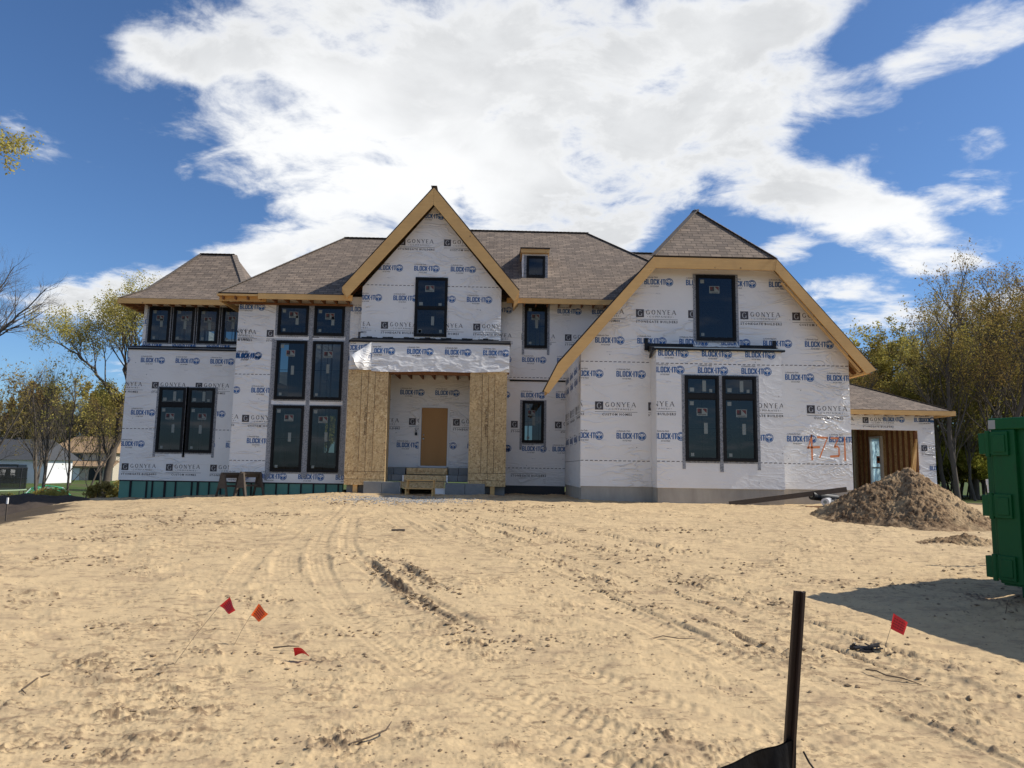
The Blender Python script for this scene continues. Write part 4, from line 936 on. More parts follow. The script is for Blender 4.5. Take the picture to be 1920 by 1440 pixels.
# ---------------------------------------------------------------- ground
TRK = [
 ([(-2.7, 18.5), (-.5, 12.6), (.75, 10.1), (1.6, 8.0), (2.3, 6.0), (2.9, 4.0), (3.2, 2.4)], .045, .040, 0),
 ([(-1.5, 17.5), (.1, 13.6), (1.35, 10.8), (2.35, 8.5), (3.1, 6.7), (3.9, 4.8), (4.5, 3.4)], .045, .040, 0),
 ([(-1.9, 16.5), (-.2, 12.9), (1.05, 10.4), (2.0, 8.2), (2.75, 6.4), (3.3, 5.0)], .04, .036, 0),
 ([(-.9, 15.2), (.9, 12.2), (2.1, 9.8), (3.2, 7.6)], .05, .040, 0),
 ([(.2, 15.5), (1.9, 12.3), (3.3, 9.9), (4.3, 8.2)], .05, .040, 0),
 ([(-1.4, 13.3), (-.1, 10.9), (.9, 8.9), (1.5, 7.3), (2.0, 6.0)], .04, .036, 0),
 ([(-.5, 17.5), (1.2, 13.5), (3.0, 10), (4.6, 7.2), (5.8, 5)], .20, .018, .9),
 ([(.8, 17), (3.2, 13), (5.4, 9.6), (7.5, 6.5)], .18, .015, .7),
 ([(-2.6, 16.5), (-1.4, 12.5), (-.2, 10), (.9, 8), (1.7, 6), (2.0, 4.4), (2.0, 2.5)], .20, .015, 1.3),
 ([(-3.2, 14), (-3.0, 11), (-2.4, 8.6), (-1.3, 6.8), (0, 5.2), (1.0, 3.9)], .18, .012, 1.3),  # wheel paths over the sand: points (x, y), rut spacing, depth, strength of lug marks
 ([(-2.9, 19), (-1.9, 15.5), (-.65, 11.7), (.55, 9.6), (1.3, 7.6), (2.0, 5.5), (2.5, 3.6), (2.8, 2.0)], .18, .022, 1.2),
 ([(-2.2, 19), (-1.1, 15.9), (.65, 11.8), (2.0, 8.6), (2.8, 6.5), (3.5, 4.8), (4.2, 3.2)], .17, .028, 1.0),
 ([(-1.2, 18), (.5, 14.5), (2.2, 11), (3.6, 8.0), (4.4, 6.0), (5.2, 4.0)], .18, .022, 1.0),
 ([(-3.6, 18.5), (-3.1, 14), (-2.45, 10.2), (-1.5, 7.3), (-.7, 5.7), (.2, 4.4), (1.3, 3.2), (2, 2.4)], .14, .013, 1.3),
 ([(-2.9, 15), (-2.1, 10.6), (-1.15, 8.4), (-.2, 6.6), (.9, 5.2), (2.1, 3.8)], .14, .014, 1.3),
 ([(-3.9, 15), (-3.3, 10.5), (-2.8, 7.9), (-2.0, 5.9), (-1.1, 4.5)], .15, .009, 1.0),
 ([(-6.5, 12.5), (-4.5, 11.2), (-2.8, 10.4), (-1.0, 9.8)], .12, .010, .6),
 ([(-1.8, 10.05), (-1.45, 9.1), (-1.1, 8.25), (-.65, 7.3), (-.2, 6.45)], .07, .06, .3),
 ([(-1.38, 9.9), (-1.1, 9.2), (-.82, 8.6), (-.5, 7.95)], .08, .06, .3),
]
CLOD = [(1.09, 17.6, 1.2, .5), (.2, 6.1, .45, .12), (.35, 6.35, .3, .12), (.0, 6.2, .5, .10), (.85, 10, .35, .35), (1.0, 8.8, .5, .25), (-4.6, 14.7, .9, .4), (-4.3, 8.9, .25, .2), (-6.0, 11.3, .5, .2), (2.1, 10.5, .5, .4), (2.3, 8.6, .5, .25), (2.95, 7.6, .25, .12),
 (1.25, 8.1, .3, .2), (1.35, 7.4, .5, .2), (-1.07, 6.4, .3, .1), (-.62, 8.0, .22, .25), (-.9, 8.9, .2, .3), (-1.35, 8.9, .15, .5), (-.75, 7.5, .18, .3), (-.35, 6.7, .2, .2), (-1.6, 9.7, .14, .35), (-3.7, 17.5, .8, .5), (-5.5, 9.6, .9, .2), (-4.9, 7.4, .6, .2), (-3.4, 6.5, .5, .15), (-2.3, 7.6, .4, .12),
 (-5.6, 13, 1.5, .6), (-7, 14.5, 1.2, .8), (-2.1, 5.9, .45, .10), (-1.35, 5.65, .5, .08), (-2.7, 5.45, .5, .08), (3.2, 6.05, .45, .18), (2.4, 5.9, .3, .1), (-.9, 4.25, .5, .15), (.2, 3.5, .4, .12), (1.9, 3.3, .35, .12), (-2.3, 4.1, .4, .12), (-1.4, 3.6, .4, .1), (3.6, 4.2, .4, .12), (6.5, 9.6, .8, .4), (5.4, 8.0, .6, .4), (7.9, 12, .8, .5), (4.6, 8.6, .7, .15),
 (-2.0, 4.6, .35, .08), (.9, 4.3, .3, .1), (2.7, 10.8, .6, .2), (3.4, 9.5, .5, .2), (3.2, 13, 1, .4), (-.4, 16.4, 1.1, .3), (.3, 16.2, .7, .2), (4.9, 6.0, .4, .15)]
def seg_field(x, y, pts):
    """distance to polyline, arc length, signed side"""
    D = np.full(x.shape, 1e9); A = np.zeros(x.shape); SG = np.zeros(x.shape); L = 0.0
    # smooth the polyline
    P = np.array(pts, float); t = np.linspace(0, len(P)-1, (len(P)-1)*6+1); i = np.clip(t.astype(int), 0, len(P)-2); f = (t-i)[:, None]
    Pm = P[np.clip(i-1, 0, None)]; P0 = P[i]; P1 = P[i+1]; Pp = P[np.clip(i+2, None, len(P)-1)]
    Q = .5*((2*P0)+(-Pm+P1)*f+(2*Pm-5*P0+4*P1-Pp)*f*f+(-Pm+3*P0-3*P1+Pp)*f**3)
    for a, b in zip(Q[:-1], Q[1:]):
        d = b-a; l = np.hypot(*d)+1e-9; d = d/l
        u = np.clip((x-a[0])*d[0]+(y-a[1])*d[1], 0, l); px = a[0]+d[0]*u; py = a[1]+d[1]*u
        dist = np.hypot(x-px, y-py); m = dist < D
        D[m] = dist[m]; A[m] = (L+u)[m]; SG[m] = ((x-a[0])*d[1]-(y-a[1])*d[0])[m]; L += l
    return D, A, SG, L
def terrain(x, y):
    z = zbase(x, y); r = np.hypot(x, y)
    edge = np.interp(y, [0, 12, 17, 21, 25, 40], [-11, -8.2, -9.5, -11.6, -14.3, -14.5])
    sand = sm(-1.2, .2, x-edge+.5*fbm(x, y, .6, 3, 5))*(1-sm(15, 19, x+.8*fbm(x, y, .4, 3, 9)))*(1-sm(26, 27, y))
    near = (r < 32)
    M_ = np.zeros_like(z); dz = np.zeros_like(z); damp_and_shade = np.zeros_like(z)
    X_, Y_ = x[near], y[near]
    wob = fbm(X_, Y_, .35, 3, 1)*.035+fbm(X_, Y_, 1.7, 3, 2)*.013+fbm(X_, Y_*1.5, 5.5, 4, 3)*.006+fbm(X_, Y_, 21, 4, 4, .6)*.0035*sm(-.5, .4, fbm(X_, Y_, 1.1, 2, 6))
    m = np.zeros_like(X_)
    for (cx, cy, rx, ry) in CLOD:
        q = ((X_-cx)/(rx*1.1))**2+((Y_-cy)/(max(ry, rx*.35)*1.5))**2
        k = q < 6
        m[k] = np.maximum(m[k], np.exp(-q[k]*1.1))
    m = .62*m*sm(-.35, .45, fbm(X_, Y_, 3.2, 4, 11))
    patch = sm(.28, .62, fbm(X_, Y_*1.8, .55, 4, 21)+.30*fbm(X_, Y_*2.0, 3.5, 3, 22))*.36+sm(.34, .6, fbm(X_*.8, Y_*2.4, 1.6, 4, 23))*.30
    m = np.clip(m*1.15+patch*(.5+.5*sm(-8, 0, -X_)), 0, 1)
    smooth = np.ones_like(X_); tz = np.zeros_like(X_); dk = np.zeros_like(X_)
    for i, (pts, w, dp, lug) in enumerate(TRK):
        bb = (X_ > min(p[0] for p in pts)-.6) & (X_ < max(p[0] for p in pts)+.6) & (Y_ > min(p[1] for p in pts)-.6) & (Y_ < max(p[1] for p in pts)+.6)
        if not bb.any(): continue
        D, A, SG, L = seg_field(X_[bb], Y_[bb], pts)
        D = D+.02*fbm(X_[bb], Y_[bb], 2.5, 2, 60+i)
        fade = sm(0, 1.2, A)*sm(0, .8, L-A)
        ins = 1-sm(w*.75, w*1.15, D)
        bank = np.exp(-((D-w*1.15)/(.030 if dp < .05 else .045))**2)
        pres = .35+.65*sm(-.5, .5, fbm(X_[bb], Y_[bb], .8, 3, 80+i))
        lg = (np.sin(2*np.pi*(A+np.abs(SG)*.5)/.10)*.9+.3*np.sin(2*np.pi*SG/.07))*.0055*lug
        tz[bb] += fade*pres*((-dp*ins+bank*dp*.7)*(.42 if dp < .03 else .55 if dp < .05 else 1)+lg*ins)
        smooth[bb] = np.minimum(smooth[bb], 1-.6*ins*fade)
        if .03 < dp < .05: m[bb] = np.maximum(m[bb], .9*fade*bank*sm(.0, .45, fbm(X_[bb], Y_[bb], 1.1, 2, 91+i))*sm(-.3, .3, fbm(X_[bb], Y_[bb], 6, 3, 97)))
        if dp > .05: m[bb] = np.maximum(m[bb], fade*np.clip(bank*1.1+ins*.5, 0, 1)*sm(-.6, .3, fbm(X_[bb], Y_[bb], 4, 3, 90)))
        elif dp < .03: m[bb] = m[bb]*(1-.75*ins*fade)
        dk[bb] = np.maximum(dk[bb], .12*bank*fade*pres)
    cl = np.abs(fbm(X_, Y_, 7, 5, 31, .6)); cl2 = np.clip(fbm(X_, Y_, 24, 3, 41, .65), -.5, 1.2)
    c3 = np.clip(pnoise(X_*55, Y_*55, 43), 0, 1)
    # broken crust: low ragged scarps, long across the slope
    zn = sm(-.35, .45, fbm(X_, Y_, .9, 3, 71))*(.25+.75*smooth)
    pl = 0
    for q, (fx, fy, amp, sd) in enumerate(((1.3, 3.0, .011, 73), (2.8, 6.5, .008, 75), (5.5, 12, .005, 77))):
        nn = fbm(X_*fx, Y_*fy, 1.0, 4, sd, .5)
        pl = pl+amp*(sm(.16, .22, nn)+.8*sm(.42, .47, nn)-.5*sm(-.30, -.36, nn))
    crust = pl*zn
    edge_shade = np.clip(1-np.abs(fbm(X_*2.8, Y_*6.5, 1.0, 5, 75, .58)-.19)/.07, 0, 1)*zn*sm(-.1, .5, fbm(X_, Y_, 2.2, 3, 79))  # dark tint along scarp edges, painting in their thin shade with debris
    rr = r[near]; lod = np.clip(8/rr, .35, 1)
    dzz = wob*smooth+tz+m*(cl*.038+cl2*.014-.008)+c3*.004*lod+crust
    dz[near] = dzz*sand[near]+(1-sand[near])*wob*.6
    damp_and_shade[near] = np.clip(m*(.30+1.0*cl2+.5*cl)+dk+.9*edge_shade*np.sqrt(lod)+.05*fbm(X_, Y_, .7, 3, 51), 0, 1)  # darkening mask: damp clods, rut edges and the painted scarp shade
    return z+dz, sand, damp_and_shade
def build_ground():
    fa = np.radians(np.linspace(-50, 50, 1000)); ba = np.radians(np.linspace(50, 310, 120))[1:-1]
    ang = np.concatenate([fa, ba]); nA = len(ang)
    r = [0.25]; 
    while r[-1] < 30:
        q = r[-1]; r.append(q+max(.012, min(.10, q*q/1100*.85)) if q > 2 else q+.05)
    while r[-1] < 700: r.append(r[-1]*1.05)
    r = np.array(r); nR = len(r)
    Rg, Ag = np.meshgrid(r, ang, indexing='ij'); x = (Rg*np.sin(Ag)).ravel(); y = (Rg*np.cos(Ag)).ravel()
    z, sand, damp_and_shade = terrain(x, y)
    co = np.empty((len(x)+1, 3), np.float32); co[:-1, 0] = x; co[:-1, 1] = y; co[:-1, 2] = z; co[-1] = (0, 0, z[:nA].mean())
    i = np.arange(nR-1)[:, None]*nA; j = np.arange(nA)[None]; j2 = (j+1) % nA
    q = np.stack([i+j, i+j2, i+nA+j2, i+nA+j], -1).reshape(-1, 4)[:, ::-1]
    fan = np.stack([np.full(nA, len(x)), (np.arange(nA)+1) % nA, np.arange(nA)], -1)[:, ::-1]
    me = bpy.data.meshes.new('ground'); me.vertices.add(len(co)); me.vertices.foreach_set('co', co.ravel())
    li = np.concatenate([q.ravel(), fan.ravel()]).astype(np.int32); me.loops.add(len(li)); me.loops.foreach_set('vertex_index', li)
    ls = np.concatenate([np.arange(len(q))*4, len(q)*4+np.arange(len(fan))*3]).astype(np.int32)
    me.polygons.add(len(ls)); me.polygons.foreach_set('loop_start', ls)
    me.polygons.foreach_set('use_smooth', [True]*len(ls))
    me.update(); me.validate()
    for n, a in (('sand', sand), ('damp_and_shade', damp_and_shade)):
        at_ = me.attributes.new(n, 'FLOAT', 'POINT'); at_.data.foreach_set('value', np.append(a, a[0]).astype(np.float32))
    me.materials.append(M_GROUND)
    o = bpy.data.objects.new('ground', me); COL.objects.link(o); tag(o, 'pale sandy building plot with tyre tracks, sloping up to the house', 'ground', kind='structure')
def _ground(t, b):
    c = OBJC(t)
    A = N(t, 'ShaderNodeAttribute', attribute_name='sand').outputs['Fac']; D = N(t, 'ShaderNodeAttribute', attribute_name='damp_and_shade').outputs['Fac']
    n = NOISE(t, c, .8, 5, .6); nf = NOISE(t, c, 14, 6, .7); ng = NOISE(t, c, 160, 3, .7)
    s = MIX(t, n, (.465, .335, .188), (.56, .418, .238))
    s = MIX(t, MR(t, nf, .42, .70, 0, .6), s, (.40, .285, .16))
    s = MIX(t, MR(t, ng, .3, .8, 0, .35), s, (.68, .52, .31))
    st = NOISE(t, MAP(t, c, (1, 2.2, 1), rot=(0, 0, .3)), 2.2, 7, .68, .4)
    s = MIX(t, MR(t, st, .50, .64, 0, .65), s, (.33, .235, .145))
    dk = MR(t, MT(t, 'ADD', D, MT(t, 'MULTIPLY', MT(t, 'SUBTRACT', nf, .5), .5)), .18, .62, 0, .85)
    s = MIX(t, dk, s, (.15, .10, .06))
    rg = NOISE(t, MAP(t, c, (1, 2.6, 1)), 5.5, 9, .72, .2); rz = NOISE(t, c, .55, 3)
    thr = MT(t, 'ADD', rg, MT(t, 'MULTIPLY', MT(t, 'SUBTRACT', rz, .5), .35))
    s = MIX(t, MR(t, thr, .565, .60, 0, .62), s, (.22, .15, .09))  # stretched dark flecks painted in for shadows of small bumps
    r2 = NOISE(t, MAP(t, c, (1, 1.8, 1), (3, 5, 1)), 11, 8, .75)
    s = MIX(t, MR(t, r2, .59, .63, 0, .6), s, (.24, .165, .10))  # finer flecks, the same bump shadows put into the colour
    vo = N(t, 'ShaderNodeTexVoronoi'); vo.inputs['Scale'].default_value = 17; t.links.new(c, vo.inputs['Vector'])
    fl = MT(t, 'MULTIPLY', MR(t, vo.outputs['Distance'], .10, .16, 1, 0), MR(t, NOISE(t, c, 2.4, 3), .44, .58, 0, .9))
    s = MIX(t, fl, s, (.13, .09, .06))
    g = MIX(t, NOISE(t, c, 1.1, 6, .7), (.045, .08, .018), (.10, .13, .032))
    soil = MIX(t, NOISE(t, c, 2, 6, .7), (.06, .045, .03), (.13, .095, .06))
    sy = N(t, 'ShaderNodeSeparateXYZ'); t.links.new(c, sy.inputs[0])
    fo = MIX(t, MT(t, 'MULTIPLY', MR(t, NOISE(t, c, .22, 4), .36, .50), MR(t, sy.outputs[1], 29, 34)), soil, g)
    BC(t, b, MIX(t, MR(t, A, .3, .6), fo, s))
    BUMP(t, b, MT(t, 'ADD', MT(t, 'ADD', nf, MT(t, 'MULTIPLY', ng, .35)), MT(t, 'MULTIPLY', fl, .5)), .55, .012)
M_GROUND = mat('sandy_ground', (.5, .4, .25), .95, spec=.15, build=_ground)
build_ground()

# scattered crumbs of earth
def lump(rn, s):
    v = [(0, 0, 1), (1, 0, 0), (0, 1, 0), (-1, 0, 0), (0, -1, 0), (0, 0, -1), (.7, .7, .3), (-.7, .7, .3), (-.7, -.7, .3), (.7, -.7, .3)]
    fs = [(0, 1, 6), (0, 6, 2), (0, 2, 7), (0, 7, 3), (0, 3, 8), (0, 8, 4), (0, 4, 9), (0, 9, 1), (5, 6, 1), (5, 2, 6), (5, 7, 2), (5, 3, 7), (5, 8, 3), (5, 4, 8), (5, 9, 4), (5, 1, 9)]
    sx, sy, sz = s*rn.uniform(.6, 1.3), s*rn.uniform(.6, 1.3), s*rn.uniform(.4, .8); a = rn.uniform(0, 6.28); ca, sa = math.cos(a), math.sin(a)
    out = []
    for p in v:
        k = rn.uniform(.7, 1.15); x, y, z = p[0]*sx*k, p[1]*sy*k, p[2]*sz*k; out.append((x*ca-y*sa, x*sa+y*ca, z))
    return out, fs
def scatter(name, pts, m, **k):
    rn = random.Random(11); mb = MB()
    xs = np.array([p[0] for p in pts]); ys = np.array([p[1] for p in pts]); zs = terrain(xs, ys)[0]
    for (x, y, s), z in zip(pts, zs):
        v, fs = lump(rn, s); mb.add([(x+a, y+b, z+c+s*.2) for a, b, c in v], fs)
    return mb.build(name, m, **k)
rn = random.Random(5); P = []
for (cx, cy, rx, ry) in CLOD:
    for i in range(int(12+26*rx)):
        P.append((cx+rn.gauss(0, rx*.55), cy+rn.gauss(0, max(ry, rx*.35)*.75), rn.choice((.004, .006, .009, .014))*(1+cy/9)))
for i in range(1900):
    a = rn.uniform(-.72, .72); r = 2.2*math.exp(rn.random()*2.1); P.append((r*math.sin(a), r*math.cos(a), rn.choice((.003, .004, .006, .010))*(.8+r/9)))
for pts, w, dp, lug in TRK[-2:]+TRK[:6]:
    for k in range(110 if dp > .05 else 60):
        i = rn.randrange(len(pts)-1); f = rn.random(); x = pts[i][0]+(pts[i+1][0]-pts[i][0])*f; y = pts[i][1]+(pts[i+1][1]-pts[i][1])*f
        P.append((x+rn.choice((-1, 1))*w*1.3+rn.gauss(0, .04), y+rn.gauss(0, .05), rn.choice((.01, .016, .026))))
M_CLOD = mat('earth_crumb', (.2, .14, .09), .95, spec=.1, build=lambda t, b: BC(t, b, MIX(t, NOISE(t, OBJC(t), 3.5, 3), (.12, .08, .05), (.40, .30, .19))))
scatter('earth_crumbs', P, M_CLOD, label='loose crumbs and clods of darker earth strewn over the sand', cat='dirt', kind='stuff')
P = []
for i in range(2600):
    x = rn.gauss(-2.5, .95); y = rn.gauss(19.3, .75)
    if y < 21.6: P.append((x, y, rn.choice((.012, .018, .026))))
scatter('gravel', P, mat('blue_grey_gravel', (.2, .2, .2), .9, build=lambda t, b: BC(t, b, MIX(t, NOISE(t, OBJC(t), 9, 2), (.17, .165, .155), (.44, .43, .41)))), label='patch of blue grey gravel spread in front of the entrance steps', cat='gravel', kind='stuff')

# ---- dirt piles
def pile(name, cx, cy, rx, ry, h, n, m, seed, clump, **k):
    u = np.linspace(-1.25, 1.25, n); gx_, gy_ = np.meshgrid(u, u); x = cx+gx_*rx; y = cy+gy_*ry
    a = np.arctan2(gy_, gx_); rr = np.hypot(gx_, gy_)*(1+.10*np.sin(a*3+seed)+.06*np.sin(a*7+seed*2))
    q = 1-np.clip(rr, 0, 1.4)
    z = q*h*1.03+fbm(x, y, 1.3, 3, seed)*.07*h
    z = z+(np.abs(fbm(x, y, 7, 5, seed+5, .62))*.065+fbm(x, y, 20, 3, seed+7, .6)*.020-.03)*clump*sm(-.05, .25, q)
    z0 = zbase(x, y)
    z = np.where(q < -.1, -.15, z)
    co = np.stack([x-cx, y-cy, z+z0-gz(cx, cy)-.02], -1).reshape(-1, 3)
    i, j = np.meshgrid(np.arange(n-1), np.arange(n-1), indexing='ij'); b = i*n+j
    f = np.stack([b, b+1, b+n+1, b+n], -1).reshape(-1, 4)
    me = bpy.data.meshes.new(name); me.from_pydata(co.tolist(), [], f.tolist()); me.materials.append(m); me.update()
    me.polygons.foreach_set('use_smooth', [True]*len(me.polygons))
    o = bpy.data.objects.new(name, me); COL.objects.link(o); o.location = (cx, cy, gz(cx, cy)); return tag(o, **k)
def _soil(t, b):
    c = OBJC(t); n = NOISE(t, c, 7, 6, .72); n2 = NOISE(t, c, 1.0, 3)
    col = MIX(t, MR(t, n, .38, .62), (.085, .05, .028), (.38, .26, .15)); col = MIX(t, MR(t, n2, .46, .62, 0, .6), col, (.52, .38, .22))
    BC(t, b, col); BUMP(t, b, NOISE(t, c, 22, 6, .75), .9, .03)
M_SOIL = mat('mixed_topsoil', (.25, .18, .11), .95, spec=.1, build=_soil)
pile('dirt_pile', 8.95, 15.35, 1.80, 1.8, 1.16, 260, M_SOIL, 3, 1.0, label='large heap of dark clumpy topsoil in front of the open garage', cat='dirt pile')
pile('dirt_pile', 7.95, 12.0, .75, .42, .16, 110, M_SOIL, 8, .7, label='low mound of dark earth between the big heap and the dumpster', cat='dirt pile')
M_DSOIL = mat('dark_topsoil', (.05, .04, .03), .95, spec=.1, build=lambda t, b: (BC(t, b, MIX(t, NOISE(t, OBJC(t), 2.5, 6, .7), (.045, .035, .03), (.10, .08, .065))), BUMP(t, b, NOISE(t, OBJC(t), 9, 6, .7), .6, .03)))
pile('topsoil_mound', -18.6, 24.0, 4.3, 5.0, .95, 150, M_DSOIL, 5, .5, label='broad dark topsoil mound beyond the sand by the trees', cat='dirt pile')

# ---- dumpster
M_DG = mat('green_paint', (.002, .05, .018), .5, spec=.3, build=lambda t, b: (BC(t, b, MIX(t, MR(t, NOISE(t, MAP(t, OBJC(t), (1, 1, .3)), 5, 6, .7), .5, .72, 0, .7), (.002, .085, .020), (.010, .048, .014))), BUMP(t, b, NOISE(t, OBJC(t), 6, 4), .25, .01)))
M_DIRTYG = mat('green_paint_inside', (.02, .05, .025), .8)
DP = empty('dumpster', (5.62, 7.88, .26), math.atan2(.43, .9), 'dark green steel roll-off dumpster cut by the edge of the photo', 'dumpster'); DP['_local'] = 1
d = MB(); Hh = 1.99; B_ = .22
d.box(.03, .10, -6, -.02, B_, Hh-.13); d.box(2.3, 2.37, -6, -.02, B_, Hh-.13); d.box(.03, 2.37, -6, -5.93, B_, Hh-.13); d.box(.0, 2.4, -6, 0, B_-.06, B_+.02)
d.build('body', M_DG, DP)
d = MB(); d.box(-.035, .12, -6.05, .05, Hh-.13, Hh); d.box(2.28, 2.435, -6.05, .05, Hh-.13, Hh); d.box(.12, 2.28, -6.05, -5.9, Hh-.13, Hh); d.each('top_rail', M_DG, DP, bevel=.012)
d = MB(); d.box(-.03, .10, -.22, .02, B_-.04, Hh-.13); d.box(2.3, 2.43, -.22, .02, B_-.04, Hh-.13)
y = -.75
while y > -6: d.box(-.03, .03, y-.10, y, B_-.04, Hh-.13); d.box(2.37, 2.43, y-.1, y, B_-.04, Hh-.13); y -= .62
d.box(-.03, .03, -6, -.22, B_-.06, B_+.07)
d.each('side_rib', M_DG, DP, bevel=.01)
d = MB(); d.box(.06, 2.34, .03, .09, B_, Hh-.14)
for x in (.1, .65, 1.2, 1.75, 2.2): d.box(x, x+.1, .09, .16, B_, Hh-.14)
dd = d.build('rear_door', M_DG, DP, bevel=.008)
for z in (1.71, 1.02, .35):
    d = MB(); d.box(-.062, -.03, -.16, .02, z-.135, z+.13); d.box(-.06, .02, .02, .15, z-.12, z+.115); d.tube([(-.05, .055, z-.15), (-.05, .055, z+.14)], .028, 10)
    d.box(-.075, -.062, -.135, -.01, z-.10, z+.095)
    d.build('hinge', M_DG, dd, bevel=.006)
d = MB(); d.box(.35, .5, -6, 0, .06, B_-.06); d.box(1.9, 2.05, -6, 0, .06, B_-.06); d.box(.15, .33, -.6, -.1, .03, B_-.06); d.each('skid', M_DG, DP)
for x in (.08, 2.12):
    d = MB(); d.tube([(x, -.42, .10), (x+.22, -.42, .10)], .10, 18); d.build('roller', M_BLK, DP)
d = MB(); d.box(-.036, -.0355, -.03, .045, Hh-.12, Hh-.02); d.add([(-.0365, -.62, Hh-.12), (-.0365, -.54, Hh-.12), (-.0365, -.50, Hh-.02), (-.0365, -.60, Hh-.01)], [(0, 1, 2, 3)]); d.build('worn_paint', mat('bare_patch', (.35, .36, .34), .7), DP)

# ---- white pipe standing behind the dumpster
d = MB(); d.tube([(7.14, 10.1, .3), (7.08, 10.1, 1.48), (7.08, 10.1, 1.481), (7.077, 10.1, 1.56)], [.033, .033, .04, .04], 14)
d.build('plastic_pipe', M_WHITE, label='white plastic pipe standing upright just behind the dumpster', cat='pipe', smooth=False)

# ---- steel fence post and silt fence
M_RUST = mat('dark_brown_steel', (.035, .02, .014), .55, build=lambda t, b: BC(t, b, MIX(t, NOISE(t, MAP(t, OBJC(t), (4, 4, 1)), 6, 4), (.014, .009, .007), (.045, .022, .013))))
d = MB(); a, b_ = Vector((1.165, 3.02, -.05)), Vector((1.272, 3.0, 1.115))
d.bar(a, b_, .046, .006, side=(0, 1, 0)); d.bar(a+Vector((.006, -.018, 0)), b_+Vector((.006, -.018, 0)), .007, .034, side=(0, 1, 0))
d.bar(a+Vector((-.02, -.006, 0)), b_+Vector((-.02, -.006, 0)), .005, .014, side=(0, 1, 0)); d.bar(a+Vector((.02, -.006, 0)), b_+Vector((.02, -.006, 0)), .005, .014, side=(0, 1, 0))
d.build('fence_post', M_RUST, label='dark rusty steel fence post leaning in the foreground sand', cat='post')
M_SILT = mat('black_silt_fabric', (.004, .004, .005), .6, spec=.2, build=lambda t, b: BUMP(t, b, NOISE(t, MAP(t, OBJC(t), (1, 1, .5)), 12, 4), .6, .02))
def silt():
    top = [(1.235, 2.985, .53), (1.19, 2.975, .525), (1.12, 2.97, .505), (1.02, 2.96, .475), (.92, 2.95, .435), (.80, 2.93, .37), (.6, 2.9, .32), (.3, 2.85, .26), (-.1, 2.8, .24), (-.8, 2.75, .25), (-1.6, 2.7, .4)]
    V = []; F = []; n = 12; m = 7
    T = np.array(top); t = np.linspace(0, len(T)-1, 90); T2 = np.stack([np.interp(t, range(len(T)), T[:, i]) for i in range(3)], -1)
    for i, p in enumerate(T2):
        g = gz(p[0], p[1])-.03
        for j in range(n+1):
            f = j/n; V.append((p[0]-.03*f, p[1]+.035*math.sin(i*.33+f*3)*(f*.9+.05)+.012*math.sin(i*1.1+f*9)*f-.05*f, p[2]*(1-f)+g*f+.003*math.sin(i*.37)*(1-f)))
    for i in range(len(T2)-1):
        for j in range(n): a = i*(n+1)+j; F.append((a, a+1, a+n+2, a+n+1))
    b = len(V); V += [(x, y+.012, z) for x, y, z in V]; F += [tuple(b+q for q in f[::-1]) for f in F]
    mb = MB(); mb.v = V; mb.f = F; mb.m = [0]*len(F)
    o = mb.build('silt_fence', M_SILT, smooth=True, label='crumpled black silt fence fabric tied low to the leaning post', cat='fence')
    q = MB(); q.tube([(1.25, 2.955, .50), (1.27, 2.95, .46), (1.33, 2.94, .38), (1.37, 2.93, .30)], .004, 6); q.build('tie_string', M_BLK, o)
silt()

# ---- marker flags
M_RED = mat('red_flag_plastic', (.62, .015, .025), .45); M_OR = mat('orange_flag_plastic', (.85, .12, .015), .45); M_INK = mat('flag_ink', (.22, .01, .01), .6); M_WIRE = mat('grey_wire', (.18, .16, .13), .4, metal=.7)
def flag(base, tip, quad, m, label, lines=4):
    r = empty('marker_flag', base, 0, label, 'marker flag', 'plastic marker flags on thin wires'); r['_local'] = 1
    w = MB(); tip = Vector(tip); w.tube([(0, 0, -.03), tip*.5+Vector((.004, 0, .006)), tip], .0016, 6); w.build('wire', M_WIRE, r)
    n = 8; f = MB(); A, B, C, D_ = [Vector((q[0], 0, q[1]))+tip for q in quad]
    def pt(u, v, o=0): p = A*(1-u)*(1-v)+B*(1-u)*v+C*u*v+D_*u*(1-v); p.y += .012*math.sin(u*5+v)+o; return p
    V = [pt(i/n, j/n, o) for o in (0, .001) for i in range(n+1) for j in range(n+1)]; F = []
    for s in (0, (n+1)**2):
        for i in range(n):
            for j in range(n): a = s+i*(n+1)+j; F.append((a, a+1, a+n+2, a+n+1))
    f.v = [tuple(p) for p in V]; f.f = F; f.m = [0]*len(F)
    for q in range(lines):
        v0 = .22+q*.17
        for k in range(5):
            u0 = .14+k*.15; P4 = [pt(u0, v0, -.0012), pt(u0+.11, v0, -.0012), pt(u0+.11, v0+.06, -.0012), pt(u0, v0+.06, -.0012)]; f.add(P4, [(0, 1, 2, 3)], 1)
    f.build('flag', [m, M_INK], r)
flag((-2.37, 5.51, gz(-2.37, 5.51)), (.335, 0, .44), [(0, 0), (.068, .062), (.122, -.03), (.078, -.057)], M_RED, 'red marker flag on a long wire leaning far over the sand')
flag((-2.11, 6.05, gz(-2.11, 6.05)), (.135, 0, .235), [(0, .0), (.055, .092), (.142, .012), (.072, -.05)], M_OR, 'orange marker flag standing beside the leaning red one')
flag((3.22, 6.0, gz(3.22, 6)), (.078, 0, .20), [(0, 0), (.036, .122), (.145, .052), (.10, -.05)], M_RED, 'red marker flag by the shadow of the dumpster', 4)
r = empty('marker_flag', (-1.52, 5.71, gz(-1.5, 5.71)+.005), 0, 'fallen red marker flag half buried in the sand', 'marker flag', 'plastic marker flags on thin wires'); r['_local'] = 1
f = MB(); n = 8
for i in range(n+1):
    for j in range(4): u = i/n; v = j/3; f.v.append((u*.115, .03-v*.05+.01*math.sin(u*4), .008+.085*v*(1-u*.6)*(1 if v < .9 else .9)+.02*math.sin(u*3.1)+.004*math.sin(v*6)))
